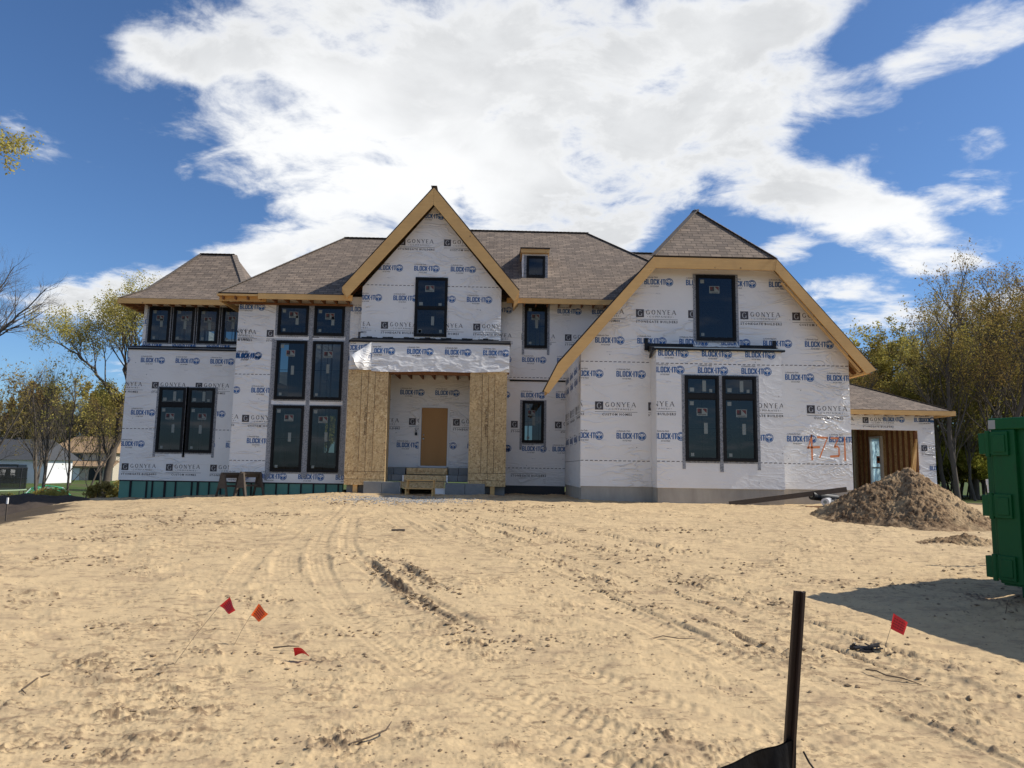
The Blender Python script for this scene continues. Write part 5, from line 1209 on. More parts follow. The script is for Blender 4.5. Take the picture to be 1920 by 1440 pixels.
for i in range(n):
    for j in range(3): a = i*4+j; f.f.append((a, a+1, a+5, a+4)); f.m.append(0)
f.build('flag', M_RED, r); f = MB(); f.tube([(.0, .0, .0), (.25, -.1, .004)], .0015, 5); f.build('wire', M_WIRE, r)

# ---- bits lying about
M_TWIG = mat('dry_twig', (.10, .07, .045), .9)
def twig(pts, r, label):
    mb = MB(); P = [Vector((x, y, gz(x, y)+h)) for x, y, h in pts]; mb.tube(P, [r]+[r*.9]*(len(P)-2)+[r*.4], 6)
    mb.build('twig', M_TWIG, label=label, cat='twig', group='twigs lying on the sand')
twig([(1.34, 6.27, .015), (1.48, 6.33, .03), (1.6, 6.3, .02), (1.75, 6.29, .02)], .005, 'thin forked twig lying flat in the middle of the sand')
twig([(2.85, 5.56, .015), (2.9, 5.50, .025), (2.93, 5.42, .02), (3.02, 5.36, .02), (3.1, 5.26, .01)], .006, 'dark curved twig in front of the right red flag')
twig([(-.78, 4.18, .01), (-.68, 4.24, .025), (-.60, 4.33, .03), (-.58, 4.40, .05)], .006, 'bent twig near the bottom edge of the photo')
twig([(-1.75, 5.95, .012), (-1.63, 5.97, .02), (-1.55, 5.98, .015)], .007, 'short straight twig between the orange flag and the fallen flag')
twig([(-3.12, 5.3, .01), (-3.08, 5.1, .05), (-3.1, 4.98, .02), (-3.04, 4.93, .01)], .006, 'kinked dark twig on the left sand')
twig([(5.2, 7.3, .01), (5.22, 7.3, .10), (5.24, 7.29, .16)], .004, 'small weed stalk sticking up inside the dumpster shadow')
mb = MB(); mb.bar((-1.74, 12.35, .53), (-1.52, 12.4, .53), .05, .035); mb.build('wood_scrap', M_OLDW, label='small dark wood offcut on the sand before the steps', cat='offcut', bevel=.004)
mb = MB(); rn = random.Random(9)
for i in range(16): mb.bar((rn.uniform(-.13, .13), rn.uniform(-.06, .06), rn.uniform(.005, .04)), (rn.uniform(-.15, .15), rn.uniform(-.08, .08), rn.uniform(.005, .07)), rn.uniform(.008, .02), rn.uniform(.006, .02))
o = mb.build('debris_clump', mat('dark_debris', (.03, .028, .03), .6), label='small tangle of black debris beside the right red flag', cat='debris'); o.location = (3.12, 6.08, gz(3.12, 6.05))
for x, y, s, lab in ((-2.55, 5.42, .05, 'flat dark bark chip at the foot of the leaning red flag wire'), (.95, 8.3, .05, 'dark clod lump near the middle of the tyre tracks')):
    v, fs = lump(random.Random(4), s); mb = MB(); mb.add([(a, b*.6, c*.4) for a, b, c in v], fs); o = mb.build('bark_chip', M_TWIG, label=lab, cat='bark chip'); o.location = (x, y, gz(x, y)+.012)

# ---- sawhorses
def sawhorse(x, y, rz, label):
    r = empty('sawhorse', (x, y, gz(x, y)), rz, label, 'sawhorse', 'old wooden sawhorses'); r['_local'] = 1; r.scale = (.82, .9, 1)
    m = MB(); m.box(-.48, .48, -.045, .045, .68, .76); m.box(-.46, .46, .02, .045, .58, .68); m.build('beam', M_OLDW, r)
    for sx in (-1, 1):
        m = MB(); m.add([(sx*.43, -.10, .72), (sx*.43, .10, .72), (sx*.44, .20, .26), (sx*.44, -.20, .26), (sx*.455, -.10, .72), (sx*.455, .10, .72), (sx*.465, .20, .26), (sx*.465, -.20, .26)], [(0, 1, 2, 3), (7, 6, 5, 4), (0, 4, 5, 1), (1, 5, 6, 2), (2, 6, 7, 3), (3, 7, 4, 0)]); m.build('gusset', M_OLDW, r)
        for sy in (-1, 1): m = MB(); m.bar((sx*.41, sy*.06, .72), (sx*.44, sy*.27, -.03), .04, .085, side=(1, 0, 0)); m.build('leg', M_OLDW, r)
    m = MB(); m.box(-.42, .42, -.015, .015, .30, .36); m.build('stretcher', M_OLDW, r)
sawhorse(-8.42, 23.15, rad(62), 'weathered sawhorse by the green foundation, further from the porch')
sawhorse(-7.75, 22.95, rad(60), 'weathered sawhorse under the tall windows, nearer the porch')

# ---- small wooden step in front of the block steps
r = empty('step_stool', (-2.24, 21.95, gz(-2.2, 21.9)), rad(-3), 'low two-tread wooden step box before the entrance', 'step stool'); r['_local'] = 1
m = MB(); m.box(-.42, .42, -.18, .10, .44, .475); m.build('tread', M_LUM, r); m = MB(); m.box(-.46, .42, -.42, -.18, .20, .235); m.build('tread', M_LUM, r)
for s in (-1, 1):
    m = MB(); x = s*.40; m.box(x-.02, x+.02, -.40, -.35, -.05, .20); m.box(x-.02, x+.02, -.16, -.10, -.05, .44); m.box(x-.02, x+.02, .05, .10, -.05, .44); m.box(x-.019, x+.019, -.37, .07, .12, .19); m.build('side_frame', M_LUM, r)

# ---- board and rolls against the right wing
m = MB(); m.bar((6.28, 19.1, .76), (9.35, 18.85, 1.20), .04, .13); m.build('long_board', M_OLDW, label='long dark board sloping up in front of the right wing foundation', cat='board')
def roll(p0, p1, r, m_, label, cap, name='membrane_roll'):
    mb = MB(); mb.tube([p0, p1], r, 24); o = mb.build(name, m_, smooth=False, label=label, cat='roll', group='rolls of building membrane'); 
    p0, p1 = Vector(p0), Vector(p1); d_ = (p0-p1).normalized(); mb = MB(); mb.tube([p0+d_*.002, p0+d_*.008], r*.45, 16); mb.tube([p0+d_*.009, p0+d_*.011], r*.28, 12); mb.build('core', cap, o)
roll((8.62, 18.55, .87), (8.95, 19.05, .87), .10, mat('silver_wrap', (.55, .56, .58), .3), 'silver wrapped roll lying in front of the black rolls', M_PAPER)
roll((8.45, 18.95, 1.02), (9.25, 19.25, .94), .115, M_BLK, 'black roll lying on top beneath the long board', M_PAPER)
roll((8.75, 18.8, .84), (9.5, 19.2, .82), .10, M_BLK, 'lower black roll partly under the other rolls', M_DARKI)
mb = MB(); nx = 30
for i in range(nx+1):
    for j in range(nx+1):
        u, v = i/nx-.5, j/nx-.5; q = max(0, 1-4*(u*u+v*v)); mb.v.append((9.35+u*.9, 18.95+v*.7, .70+.28*q**.5*(.6+.6*abs(math.sin(u*13+v*9)*math.cos(v*14)))))
for i in range(nx):
    for j in range(nx): a = i*(nx+1)+j; mb.f.append((a, a+nx+1, a+nx+2, a+1)); mb.m.append(0)
mb.build('plastic_sheet_heap', M_BLK, label='crumpled black plastic sheet beside the foot of the dirt heap', cat='plastic sheet')
mb = MB(); mb.bar((8.1, 18.5, .74), (9.4, 18.7, .73), .09, .03); mb.build('wood_scrap', M_LUMD, label='reddish board lying under the silver roll', cat='board')
# boards leaning in the garage doorway
for i, (xb, xt) in enumerate(((15.85, 16.36), (16.0, 16.40), (16.12, 16.44))):
    m = MB(); m.bar((xb, 27.2+.05*i, gz(16, 27.2)), (xt, 27.44, 2.7+.15*i), .035, .11, side=(0, 1, 0)); m.build('leaning_board', M_LUM, label=['pale board leaning in the garage doorway, the most slanted of three', 'pale board leaning in the garage doorway, the middle of three', 'pale board leaning in the garage doorway, nearest the jamb'][i], cat='board', group='boards leaning in the garage doorway')
# survey stake at the far left
m = MB(); m.box(-.010, .010, -.010, .010, 0, .34); o = m.build('survey_stake', M_OLDW, label='thin survey stake with a white top at the left edge', cat='stake'); o.location = (-9.45, 14.2, gz(-9.45, 14.2)+.0)
q = MB(); q.box(-.014, .014, -.014, .014, .34, .46); q.build('painted_top', M_WHITE, o)
# ---------------------------------------------------------------- trees
def _bark(t, b):
    c = OBJC(t); n = NOISE(t, MAP(t, c, (1, 1, .25)), 9, 5, .7)
    BC(t, b, MIX(t, n, (.05, .04, .033), (.20, .17, .14)))
M_BARK = mat('bark', (.1, .085, .07), .95, spec=.1, build=_bark)
def leafmat(name, a, b_, c_):
    m = bpy.data.materials.new(name); m.use_nodes = True; t = m.node_tree; t.nodes.clear()
    ob = N(t, 'ShaderNodeTexCoord').outputs['Object']; rnd = N(t, 'ShaderNodeObjectInfo').outputs['Random']
    col = MIX(t, NOISE(t, ob, 2.2, 3, .6), a, b_); col = MIX(t, MR(t, NOISE(t, ob, .55, 2), .4, .65, 0, .7), col, c_)
    hs = N(t, 'ShaderNodeHueSaturation'); t.links.new(MT(t, 'ADD', .485, MT(t, 'MULTIPLY', rnd, .035)), hs.inputs['Hue']); t.links.new(MT(t, 'ADD', .8, MT(t, 'MULTIPLY', rnd, .4)), hs.inputs['Value']); t.links.new(col, hs.inputs['Color'])
    d = N(t, 'ShaderNodeBsdfDiffuse'); tl = N(t, 'ShaderNodeBsdfTranslucent'); t.links.new(hs.outputs[0], d.inputs[0]); t.links.new(hs.outputs[0], tl.inputs[0])
    mx = N(t, 'ShaderNodeMixShader'); mx.inputs[0].default_value = .45; t.links.new(d.outputs[0], mx.inputs[1]); t.links.new(tl.outputs[0], mx.inputs[2])
    o = N(t, 'ShaderNodeOutputMaterial'); t.links.new(mx.outputs[0], o.inputs[0]); return m
LF_Y = leafmat('spring_leaf_yellow', (.40, .33, .08), (.55, .45, .15), (.30, .22, .08))
LF_G = leafmat('spring_leaf_green', (.24, .25, .045), (.40, .37, .08), (.30, .23, .07))
LF_B = leafmat('spring_leaf_bronze', (.32, .18, .07), (.38, .28, .09), (.24, .21, .05))
LF_F = leafmat('fresh_leaf_green', (.20, .30, .03), (.34, .42, .06), (.16, .20, .03))
def tree_meshes(seed, H, trunk_r, style, nleaf, leaf_s, leafm, maxlev=5, limbs=None, far=False):
    rn = random.Random(seed); mb = MB(); tips = []
    def grow(p, d, L, r, lev, n):
        segs = 4 if lev < 2 else 3; pts = [p]; rs = [r]; q = p.copy(); dd = d.copy()
        upb = {'slim': .16, 'spread': .05, 'bare': .10}[style]
        for i in range(segs):
            dd = (dd+Vector((rn.gauss(0, .13), rn.gauss(0, .13), rn.gauss(0, .07)+upb*(1 if lev > 0 else .3)))).normalized()
            q = q+dd*(L/segs); pts.append(q.copy()); rs.append(r*(1-.42*(i+1)/segs))
        mb.tube(pts, rs, n, cap=False)
        if lev >= 3: tips.extend(pts[1:] if lev >= maxlev else pts[2:])
        if lev >= maxlev: return
        if lev == 0:
            nb = 11 if style == 'slim' else 5 if style == 'spread' else 9
            for k in range(nb):
                f = (.30+.7*k/nb) if style != 'spread' else (.50+.5*k/nb)
                i = min(segs-1, int(f*segs)); g = f*segs-i; b = pts[i].lerp(pts[i+1], g); a = k*2.4+rn.uniform(-.4, .4)
                spread = (.65 if style == 'slim' else 1.0 if style == 'spread' else .8)*rn.uniform(.8, 1.2)
                nd = Vector((math.cos(a)*spread, math.sin(a)*spread, rn.uniform(.7, 1.1)*(1.0 if style == 'spread' else 1.6))).normalized()
                grow(b, nd, L*(.50-.26*f if style == 'slim' else .62-.2*f)*rn.uniform(.8, 1.15), r*(1-.42*f)*.42, 1, 5)
            grow(pts[-1], dd, L*.30, r*.55, 1, 5)
        else:
            nb = (5, 4, 4, 3, 3)[min(lev-1, 4)]
            for k in range(nb):
                f = rn.uniform(.28, 1.0) if k else 1.0
                i = min(segs-1, int(f*segs)); g = min(1, f*segs-i); b = pts[i].lerp(pts[i+1], g)
                ax = dd.orthogonal().normalized(); ax.rotate(Matrix.Rotation(rn.uniform(0, 6.28), 3, dd))
                nd = (dd+ax*rn.uniform(.45, .95)).normalized()
                grow(b, nd, L*rn.uniform(.48, .70), r*(1-.42*f)*.62, lev+1, 4 if lev < 2 else 3)
    if limbs:   # limbs given as polylines; smaller branches grow from them
        for pts, ra, rb, start, nb, L in limbs:
            P = [Vector(p) for p in pts]; n = len(P); Q = []; t = 0
            for i in range(n-1):
                for k in range(4): Q.append(P[i].lerp(P[i+1], k/4)+Vector((rn.gauss(0, .04), rn.gauss(0, .04), 0)))
            Q.append(P[-1]); R = [ra+(rb-ra)*i/(len(Q)-1) for i in range(len(Q))]; mb.tube(Q, R, 8, cap=False)
            for k in range(nb):
                f = start+(1-start)*(k+.5)/nb; i = min(len(Q)-2, int(f*(len(Q)-1))); d = (Q[i+1]-Q[i]).normalized(); a = d.orthogonal().normalized(); a.rotate(Matrix.Rotation(k*2.4+rn.uniform(-.5, .5), 3, d))
                grow(Q[i].lerp(Q[i+1], .5), (d*.7+a*.75+Vector((0, 0, .35))).normalized(), L*(1.15-.45*f)*rn.uniform(.8, 1.15), R[i]*.5, 2, 5)
            grow(Q[-1], (Q[-1]-Q[-2]).normalized(), L*.7, rb, 2, 5)
    else: grow(Vector((0, 0, -.3)), Vector((rn.gauss(0, .04), rn.gauss(0, .04), 1)).normalized(), H*(.78 if style != 'spread' else .60), trunk_r, 0, 9)
    # scale to the wanted height
    zt = max(v[2] for v in mb.v); k = 1 if limbs else H/zt; mb.v = [(v[0]*k, v[1]*k, v[2]*k) for v in mb.v]
    me = bpy.data.meshes.new('trunk'); me.from_pydata(mb.v, [], mb.f); me.materials.append(M_BARK); me.polygons.foreach_set('use_smooth', [True]*len(mb.f)); me.update()
    if not nleaf: return me, None
    g = np.random.default_rng(seed); T = np.array([tuple(t) for t in tips])*k
    idx = g.integers(0, len(T), nleaf); C = T[idx]+g.normal(0, .11, (nleaf, 3))
    a = g.normal(0, 1, (nleaf, 3)); a /= np.linalg.norm(a, axis=1)[:, None]; b = g.normal(0, 1, (nleaf, 3)); b -= a*(a*b).sum(1)[:, None]; b /= np.linalg.norm(b, axis=1)[:, None]
    s = leaf_s*g.uniform(.5, 1.3, (nleaf, 1)); Vv = np.stack([C-a*s, C-b*s*.55, C+a*s, C+b*s*.55], 1).reshape(-1, 3)
    ml = bpy.data.meshes.new('crown'); ml.vertices.add(nleaf*4); ml.vertices.foreach_set('co', Vv.ravel().astype(np.float32))
    ml.loops.add(nleaf*4); ml.loops.foreach_set('vertex_index', np.arange(nleaf*4, dtype=np.int32)); ml.polygons.add(nleaf); ml.polygons.foreach_set('loop_start', np.arange(nleaf, dtype=np.int32)*4)
    ml.materials.append(leafm); ml.update(); ml.validate()
    return me, ml
PROTO = {
 'forked': tree_meshes(17, 10, .3, 'spread', 30000, .045, LF_Y, limbs=[([(0, 0, -.3), (.25, 0, 1.6), (.5, .05, 3.0), (.72, 0, 4.7)], .20, .13, .6, 2, 1.4), ([(.72, 0, 4.7), (.85, .1, 6.3), (1.0, .2, 7.6), (1.05, .1, 8.6)], .12, .04, .25, 9, 2.3),
   ([(.72, 0, 4.7), (.3, -.3, 5.6), (-.5, -.5, 6.8), (-1.2, -.6, 7.4), (-1.9, -.6, 7.8)], .09, .025, .3, 9, 1.7), ([(.9, .1, 6.4), (1.5, .4, 7.6), (1.9, .5, 8.5)], .09, .03, .2, 6, 2.0), ([(.85, 0, 6.0), (.4, .6, 7.2), (0, .9, 8.4)], .09, .03, .3, 6, 1.9), ([(.9, 0, 6.2), (1.4, -.9, 7.5), (1.6, -1.5, 8.4)], .08, .03, .3, 5, 1.8), ([(.3, 0, 2.2), (0, .1, 3.2), (-.25, .1, 4.3), (-.4, .2, 5.2)], .06, .015, .3, 4, .9)]),
 'edgeY': tree_meshes(131, 10, .3, 'spread', 16000, .05, LF_Y, limbs=[([(0, 0, -.3), (.1, 0, 4), (.2, 0, 8), (0, .2, 14)], .3, .08, .75, 4, 2), ([(.15, 0, 6.5), (1.6, 0, 8.4), (3.0, 0, 9.9), (3.7, .1, 10.6)], .12, .03, .5, 8, 1.25), ([(.2, 0, 8), (1.5, .3, 10), (2.8, .3, 11.4)], .1, .03, .5, 7, 1.3)]),
 'edgeB': tree_meshes(132, 10, .3, 'spread', 0, .05, None, limbs=[([(0, 0, -.3), (.1, 0, 4), (.2, 0, 8), (0, .2, 12)], .3, .08, .6, 5, 2), ([(.15, 0, 5.2), (1.8, 0, 7.2), (3.2, 0, 8.6), (4.6, .1, 10.0)], .12, .035, .35, 11, 1.9), ([(.2, 0, 6.8), (1.5, .3, 9), (3.0, .3, 11.0)], .1, .03, .4, 9, 1.8), ([(2.6, 0, 8.0), (3.8, -.3, 8.6), (5.2, -.3, 9.4)], .05, .02, .3, 8, 1.3)]),
 'farY': tree_meshes(121, 12, .2, 'slim', 8000, .19, LF_Y, 4), 'farB': tree_meshes(122, 12, .2, 'slim', 8000, .19, LF_B, 4),
 'big': tree_meshes(21, 12.5, .30, 'spread', 26000, .048, LF_Y),
 'slimY': tree_meshes(32, 13, .17, 'slim', 12000, .058, LF_Y),
 'slimG': tree_meshes(43, 13, .15, 'slim', 7500, .075, LF_G),
 'slimG2': tree_meshes(48, 12, .13, 'slim', 7000, .075, LF_G),
 'bronze': tree_meshes(54, 15, .22, 'slim', 7500, .064, LF_B),
 'bronze2': tree_meshes(59, 14, .2, 'slim', 6000, .066, LF_B),
 'spreadY': tree_meshes(65, 12, .26, 'spread', 20000, .085, LF_Y),
 'bare': tree_meshes(76, 12, .16, 'slim', 0, .1, None),
 'bareS': tree_meshes(77, 12, .2, 'spread', 0, .1, None),
 'thin': tree_meshes(81, 8, .07, 'slim', 1500, .06, LF_Y, 4),
 'shrub': tree_meshes(95, 3.2, .05, 'spread', 5000, .085, LF_G, 4), 'scrub': tree_meshes(96, 3.2, .05, 'spread', 3500, .10, LF_Y, 4),
}
def tree(kind, x, y, s=1.0, rz=0.0, label='', group=None, name='tree', z=None, sz=1.0, tilt=(0, 0)):
    r = empty(name, (x, y, (gz(x, y) if z is None else z)-.05), rz, label, 'shrub' if name == 'shrub' else 'tree', group); r['_local'] = 1
    r.scale = (s, s, s*sz); r.rotation_euler = (tilt[0], tilt[1], rz)
    a, b = PROTO[kind]
    o = bpy.data.objects.new('trunk', a); COL.objects.link(o); o.parent = r
    if b: o = bpy.data.objects.new('crown', b); COL.objects.link(o); o.parent = r
    return r
# right-hand woods: single trees one can pick out, then the rows behind
tree('spreadY', 21.8, 42, .90, 1.1, 'rounded yellow green tree standing just above the garage roof')
tree('spreadY', 19.0, 41, .84, 2.9, 'smaller yellowish tree right behind the rake end of the wing')
tree('bronze', 27.6, 38.5, .86, .4, 'tall reddish bronze tree forming the peak of the right woods', sz=1.1)
tree('bronze2', 31.0, 40, 1.04, 2.2, 'tall bronze tree at the right edge of the woods')
tree('bronze', 25.6, 35.5, .84, 3.6, 'bronze leafed tree right above the dumpster rim')
tree('bronze', 29.3, 43, 1.05, 3.6, 'bronze leaved tree standing behind the tall peak trees')
tree('bare', 30.2, 39, 1.12, 5.1, 'leafless tree top poking above the bronze trees')
tree('bare', 25.3, 39.5, .98, .2, 'leafless grey tree to the left of the bronze peak')
tree('bronze2', 22.3, 34.0, .80, .9, 'slender tree with a pale lit trunk right of the garage')
tree('bronze', 23.9, 33.6, .80, 2.0, 'dark trunked tree standing just left of the dumpster rim', tilt=(0, -.05))
rn = random.Random(12)
G_ = 'crowded trees of the woods on the right'
LB = {'slimG': 'green leafed tree crowded within the woods on the right', 'slimG2': 'slightly shorter green leafed tree crowded within the woods on the right', 'bronze2': 'bronze tinted tree crowded within the woods on the right', 'slimY': 'yellow leafed tree crowded within the woods on the right'}
for row, (yy, xa, xb, n, hs) in enumerate(((38, 18.5, 34, 7, .54), (44, 21, 38, 9, .64), (51, 24, 44, 11, .74), (60, 28, 54, 13, .85))):
    for i in range(n):
        k = rn.choice(['slimG', 'slimG', 'slimG2', 'bronze2', 'slimY', 'slimG2']); x = xa+(xb-xa)*(i+rn.uniform(-.3, .3)+.5)/n
        h = hs*rn.uniform(.85, 1.1)*(1.0+.35*sm(.50, .72, x/yy))
        tree(k, x, yy+rn.uniform(-1.8, 1.8), float(h), rn.uniform(0, 6.28), LB[k], G_)
for i in range(110):
    y = rn.uniform(42, 64); x = rn.uniform(.45, .86)*y
    if i < 4: continue
    tree('shrub', x, y, rn.uniform(.9, 1.5), rn.uniform(0, 6.28), 'low green bush of the undergrowth in the right woods', 'undergrowth bushes in the right woods', 'shrub')
# left side: single trees
tree('forked', -18.7, 34.5, 1.0, 0.0, 'large tree with a dark forked trunk rising beside the left corner of the house')
tree('bare', -22.0, 35.5, .66, .3, 'mostly bare tree with a thick dark trunk before the white neighbour house')
tree('thin', -19.9, 34.2, .96, 1.2, 'thin young tree with pale leaves between the two dark trunks')
tree('thin', -18.9, 33.5, .80, 2.9, 'thin sapling just left of the big forked tree')
tree('thin', -26.5, 37.5, 1.05, 2.2, 'slender tree in front of the trampoline')
tree('slimY', -27.6, 39.0, .62, .7, 'yellow leafed tree at the far left before the neighbour house')
tree('bare', -24.9, 40, .72, 1.9, 'leafless pale tree rising behind the trampoline')
tree('bare', -30.5, 43, .62, 2.6, 'pale trunked leafless tree at the left edge')
tree('edgeB', -27.9, 35.0, 1.0, 0, 'tall leafless tree reaching in from the left edge of the photo')
tree('edgeY', -19.3, 19.5, 1.02, 0, 'tall yellow leafed tree whose crown tip enters at the upper left edge')
G_ = 'trees of the far woods behind the neighbour houses'
for i in range(44):
    x = -96+i*1.5+rn.uniform(-.8, .8); y = 129+rn.uniform(-4, 9); k = rn.choice(['farY', 'farB', 'farB', 'bare'])
    tree(k, x, y, rn.uniform(1.1, 1.45), rn.uniform(0, 6.28), 'brownish tree of the far woods behind the neighbour houses' if k == 'farB' else 'leafless tree of the far woods behind the neighbour houses' if k == 'bare' else 'yellow leafed tree of the far woods behind the neighbour houses', G_, z=-1.3)
for i in range(14):
    x = -47+i*1.9+rn.uniform(-.8, .8); y = 74+rn.uniform(-3, 6); k = rn.choice(['bronze2', 'slimY', 'bare', 'slimY'])
    if x/y < -.66: continue
    tree(k, x if x < -42 or x > -37 else x-.5, y, rn.uniform(.50, .78), rn.uniform(0, 6.28), 'half grown tree on the lawn side near the neighbour houses', 'half grown trees near the neighbour houses', z=-1.25) if i % 3 == 0 or x > -40 else None
for i in range(9):
    tree('scrub', -15.6-rn.uniform(0, 5.5), 31+rn.uniform(0, 5), rn.uniform(.22, .4), rn.uniform(0, 6), 'low scrub at the foot of the left trees', 'low scrub by the left trees', 'shrub')

# ---------------------------------------------------------------- neighbours
def N_z(t):
    s = N(t, 'ShaderNodeSeparateXYZ'); t.links.new(OBJC(t), s.inputs[0]); return s.outputs[2]
M_SIDING = mat('white_siding', (.72, .72, .72), .6, build=lambda t, b: BUMP(t, b, MT(t, 'FRACT', MT(t, 'MULTIPLY', N_z(t), 6.0)), .4, .02))
M_DROOF = mat('dark_grey_roof', (.045, .047, .052), .9, build=lambda t, b: BC(t, b, MIX(t, NOISE(t, OBJC(t), 3, 5, .7), (.03, .032, .036), (.075, .078, .085))))
M_TROOF = mat('tan_roof', (.30, .19, .10), .9, build=lambda t, b: BC(t, b, MIX(t, NOISE(t, OBJC(t), 2, 5, .7), (.24, .15, .08), (.38, .26, .15))))
M_BEIGE = mat('beige_siding', (.50, .44, .34), .8); M_DWIN = mat('dark_window', (.015, .018, .022), .15)
NB = empty('neighbour_house', (-60, 95, -1.3), 0, 'single-storey white neighbour house with a dark roof and a covered deck', 'house')
g = MB(); g.box(-64.9, -55.2, 95, 101, -1.4, 1.85); g.box(-69.5, -64.4, 93.5, 101, -1.4, 1.9); g.prism([(-69.5, 1.9), (-64.4, 1.9), (-66.9, 4.6)], 93.5, 101); g.build('wall', M_SIDING, NB)
g = MB(); g.prism([(-69.9, 1.75), (-66.9, 4.9), (-64.0, 1.75), (-64.0, 2.0), (-66.9, 5.15), (-69.9, 2.0)], 93.2, 101.2)
g.add([(-65.2, 94.4, 1.75), (-54.8, 94.4, 1.75), (-56.6, 98.4, 4.55), (-64.2, 98.4, 4.55), (-65.2, 102.6, 1.75), (-54.8, 102.6, 1.75)], [(0, 1, 2, 3), (1, 5, 2), (5, 4, 3, 2), (4, 0, 3), (0, 4, 5, 1)])
for x in (-63.6, -61.5, -59.0): g.box(x, x+.4, 98.2, 98.6, 4.5, 4.75)
g.build('roof', M_DROOF, NB)
g = MB(); g.box(-62.6, -57.4, 93.0, 93.15, .95, 1.15); 
for x in (-62.6, -60.0, -57.55): g.box(x, x+.15, 93.0, 93.15, -1.3, .95)
g.box(-62.6, -57.4, 93.05, 95, -.72, -.6); g.box(-62.6, -57.4, 93.02, 93.06, -.58, -.52)
x = -62.5
while x < -57.5: g.box(x, x+.05, 93.03, 93.06, -.6, 0.0); x += .16
g.box(-62.6, -57.4, 93.0, 93.08, -.02, .06); g.build('deck_porch', M_DWIN, NB)
g = MB(); g.box(-62.5, -57.6, 94.9, 94.99, -.5, 1.1); g.build('porch_wall', mat('grey_siding', (.16, .17, .18), .8), NB)
g = MB(); g.box(-60.9, -59.0, 94.85, 94.9, -.05, .62); g.box(-64.5, -63.0, 94.95, 94.99, .0, .95); g.build('window', M_DWIN, NB)
for i, x in enumerate((-65.2, -64.5, -63.5, -62.2)):
    r = empty('deck_chair', (x, 93.9, -.6), .3*i, ['white deck chair nearest the blue umbrella', 'white deck chair second from the blue umbrella', 'white deck chair in the middle of the neighbour deck', 'white deck chair at the far right of the neighbour deck'][i], 'chair', 'deck chairs at the neighbour house'); r['_local'] = 1
    g = MB(); g.bar((0, 0, .35), (.12, .3, 1.05), .5, .05); g.build('backrest', M_WHITE, r); g = MB(); g.box(-.25, .25, -.4, .05, .33, .38); g.build('seat', M_WHITE, r)
    g = MB()
    for a, b_ in ((-.22, -.36), (.18, -.36), (-.22, 0), (.18, 0)): g.box(a, a+.04, b_, b_+.04, 0, .33)
    g.build('leg', M_WHITE, r)
r = empty('patio_umbrella', (-64.8, 92.6, -1.2), 0, 'closed blue patio umbrella on the neighbour deck', 'umbrella'); r['_local'] = 1
g = MB(); g.tube([(0, 0, 0), (0, 0, 2.4)], .03, 8); g.build('pole', M_WHITE, r); g = MB(); g.tube([(0, 0, .7), (0, 0, 1.1), (0, 0, 1.9), (0, 0, 2.35)], [.26, .20, .16, .05], 10); g.build('canopy', mat('blue_canvas', (.05, .08, .35), .8), r)
NB.location.x -= 3.6
NC = empty('neighbour_house', (-69, 118, -1.3), 0, 'beige neighbour house with a tan hip roof seen between the trunks', 'house')
g = MB(); g.box(-73.0, -62.0, 118, 127, -1.5, 3.2); g.box(-71, -61.0, 115.8, 118, -1.5, 1.2); g.build('wall', M_BEIGE, NC)
g = MB(); g.add([(-73.6, 117.4, 3.1), (-61.4, 117.4, 3.1), (-64, 122.5, 5.9), (-71, 122.5, 5.9), (-73.6, 127.6, 3.1), (-61.4, 127.6, 3.1)], [(0, 1, 2, 3), (1, 5, 2), (5, 4, 3, 2), (4, 0, 3), (0, 4, 5, 1)])
g.add([(-71.4, 115.2, .95), (-60.6, 115.2, .95), (-60.9, 118, 1.9), (-71.2, 118, 1.9)], [(0, 1, 2, 3)]); g.box(-71.4, -60.6, 115.2, 115.3, .75, .95); g.build('roof', M_TROOF, NC)
for (a, b_, c, d_) in ((-68.9, -67.2, 1.95, 2.85), (-69.6, -67.8, -1.2, .5), (-64.6, -62.6, -1.3, .6)):
    g = MB(); yy = 117.9 if c > 1 else 115.7; g.box(a, b_, yy, yy+.15, c, d_); g.box(a-.1, a, yy-.02, yy+.15, c, d_); w_ = g.build('window', M_DWIN, NC)
g = MB(); g.box(-67.2, -66.2, 115.7, 115.85, -1.4, .6); g.build('door', M_WHITE, NC)
g = MB()
for i in range(14):
    a = i*math.pi*2/14
g.prismz([(-66+1.6*math.cos(i*.4488), 108+1.2*math.sin(i*.4488)) for i in range(14)], -1.32, -.75); g.build('paddling_pool', mat('blue_pool', (.02, .08, .35), .5), label='round blue paddling pool on the neighbour lawn', cat='pool')
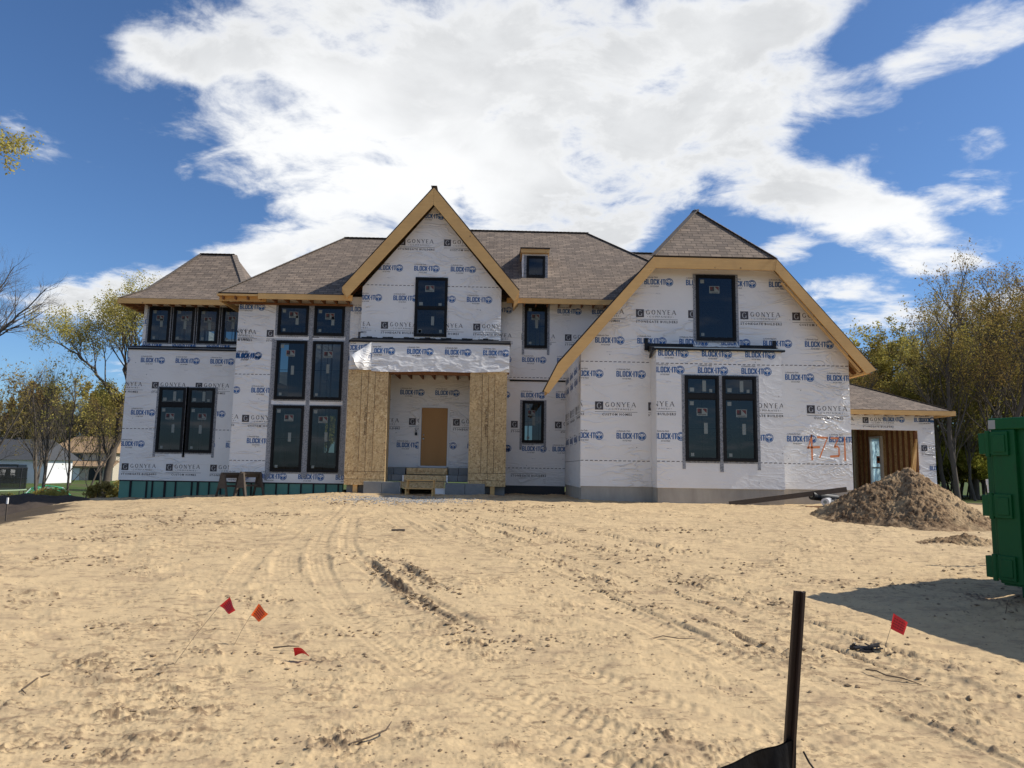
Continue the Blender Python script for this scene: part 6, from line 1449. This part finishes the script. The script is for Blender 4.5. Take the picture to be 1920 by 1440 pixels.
# trampoline with netting
M_NET = bpy.data.materials.new('dark_netting'); M_NET.use_nodes = True; t = M_NET.node_tree; t.nodes.clear()
tr = N(t, 'ShaderNodeBsdfTransparent'); df = N(t, 'ShaderNodeBsdfDiffuse'); df.inputs[0].default_value = (.02, .022, .022, 1); mx = N(t, 'ShaderNodeMixShader')
mx.inputs[0].default_value = .62; t.links.new(tr.outputs[0], mx.inputs[1]); t.links.new(df.outputs[0], mx.inputs[2]); oo = N(t, 'ShaderNodeOutputMaterial'); t.links.new(mx.outputs[0], oo.inputs[0])
TR = empty('trampoline', (-37.0, 53, gz(-37, 53)), 0, 'large round trampoline with dark safety netting at the left edge', 'trampoline'); TR['_local'] = 1
n = 28; R_ = 2.5; cs = [(R_*math.cos(2*math.pi*i/n), R_*math.sin(2*math.pi*i/n)) for i in range(n)]
g = MB()
for i in range(n): a, b_ = cs[i], cs[(i+1) % n]; g.add([(*a, .62), (*b_, .62), (*b_, 2.2), (*a, 2.2)], [(0, 1, 2, 3)])
g.build('netting', M_NET, TR)
g = MB(); g.tube([(*c, .6) for c in cs]+[(*cs[0], .6)], .06, 6); g.build('frame', mat('pale_green_pad', (.28, .36, .22), .6), TR)
g = MB(); g.prismz([(c[0]*.97, c[1]*.97) for c in cs], .56, .58); g.build('mat', M_BLK, TR)
g = MB()
for i in range(0, n, 4): g.tube([(*cs[i], 0), (*cs[i], .6), (cs[i][0]*1.02, cs[i][1]*1.02, 2.25)], .03, 6); 
g.tube([(*c, 2.2) for c in cs]+[(*cs[0], 2.2)], .025, 5)
g.build('pole', M_DARKI, TR)
# climbing dome
CD = empty('climbing_dome', (-27.6, 45.0, gz(-27.6, 45)), 0, 'green and silver climbing dome on the neighbour lawn', 'climbing frame'); CD['_local'] = 1
g = MB(); g2 = MB(); rr = [(1.45, 0, 0), (1.30, .55, .3), (.85, .98, 0), (0, 1.12, 0)]
prev = None
for k, (R_, z, o_) in enumerate(rr[:3]):
    ring = [(R_*math.cos(2*math.pi*(i+o_)/8), R_*math.sin(2*math.pi*(i+o_)/8), z) for i in range(8)]
    for i in range(8):
        if k: (g if i % 2 else g2).tube([ring[i], ring[(i+1) % 8]], .022, 5)
        if prev: (g2 if i % 2 else g).tube([prev[i], ring[i]], .022, 5); g.tube([prev[(i+1) % 8], ring[i]], .022, 5)
    prev = ring
for p in prev: g.tube([p, (0, 0, 1.12)], .022, 5)
g.each('climbing_bar', mat('green_bar', (.03, .30, .14), .5), CD); g2.each('climbing_bar', mat('silver_bar', (.45, .5, .5), .4), CD)
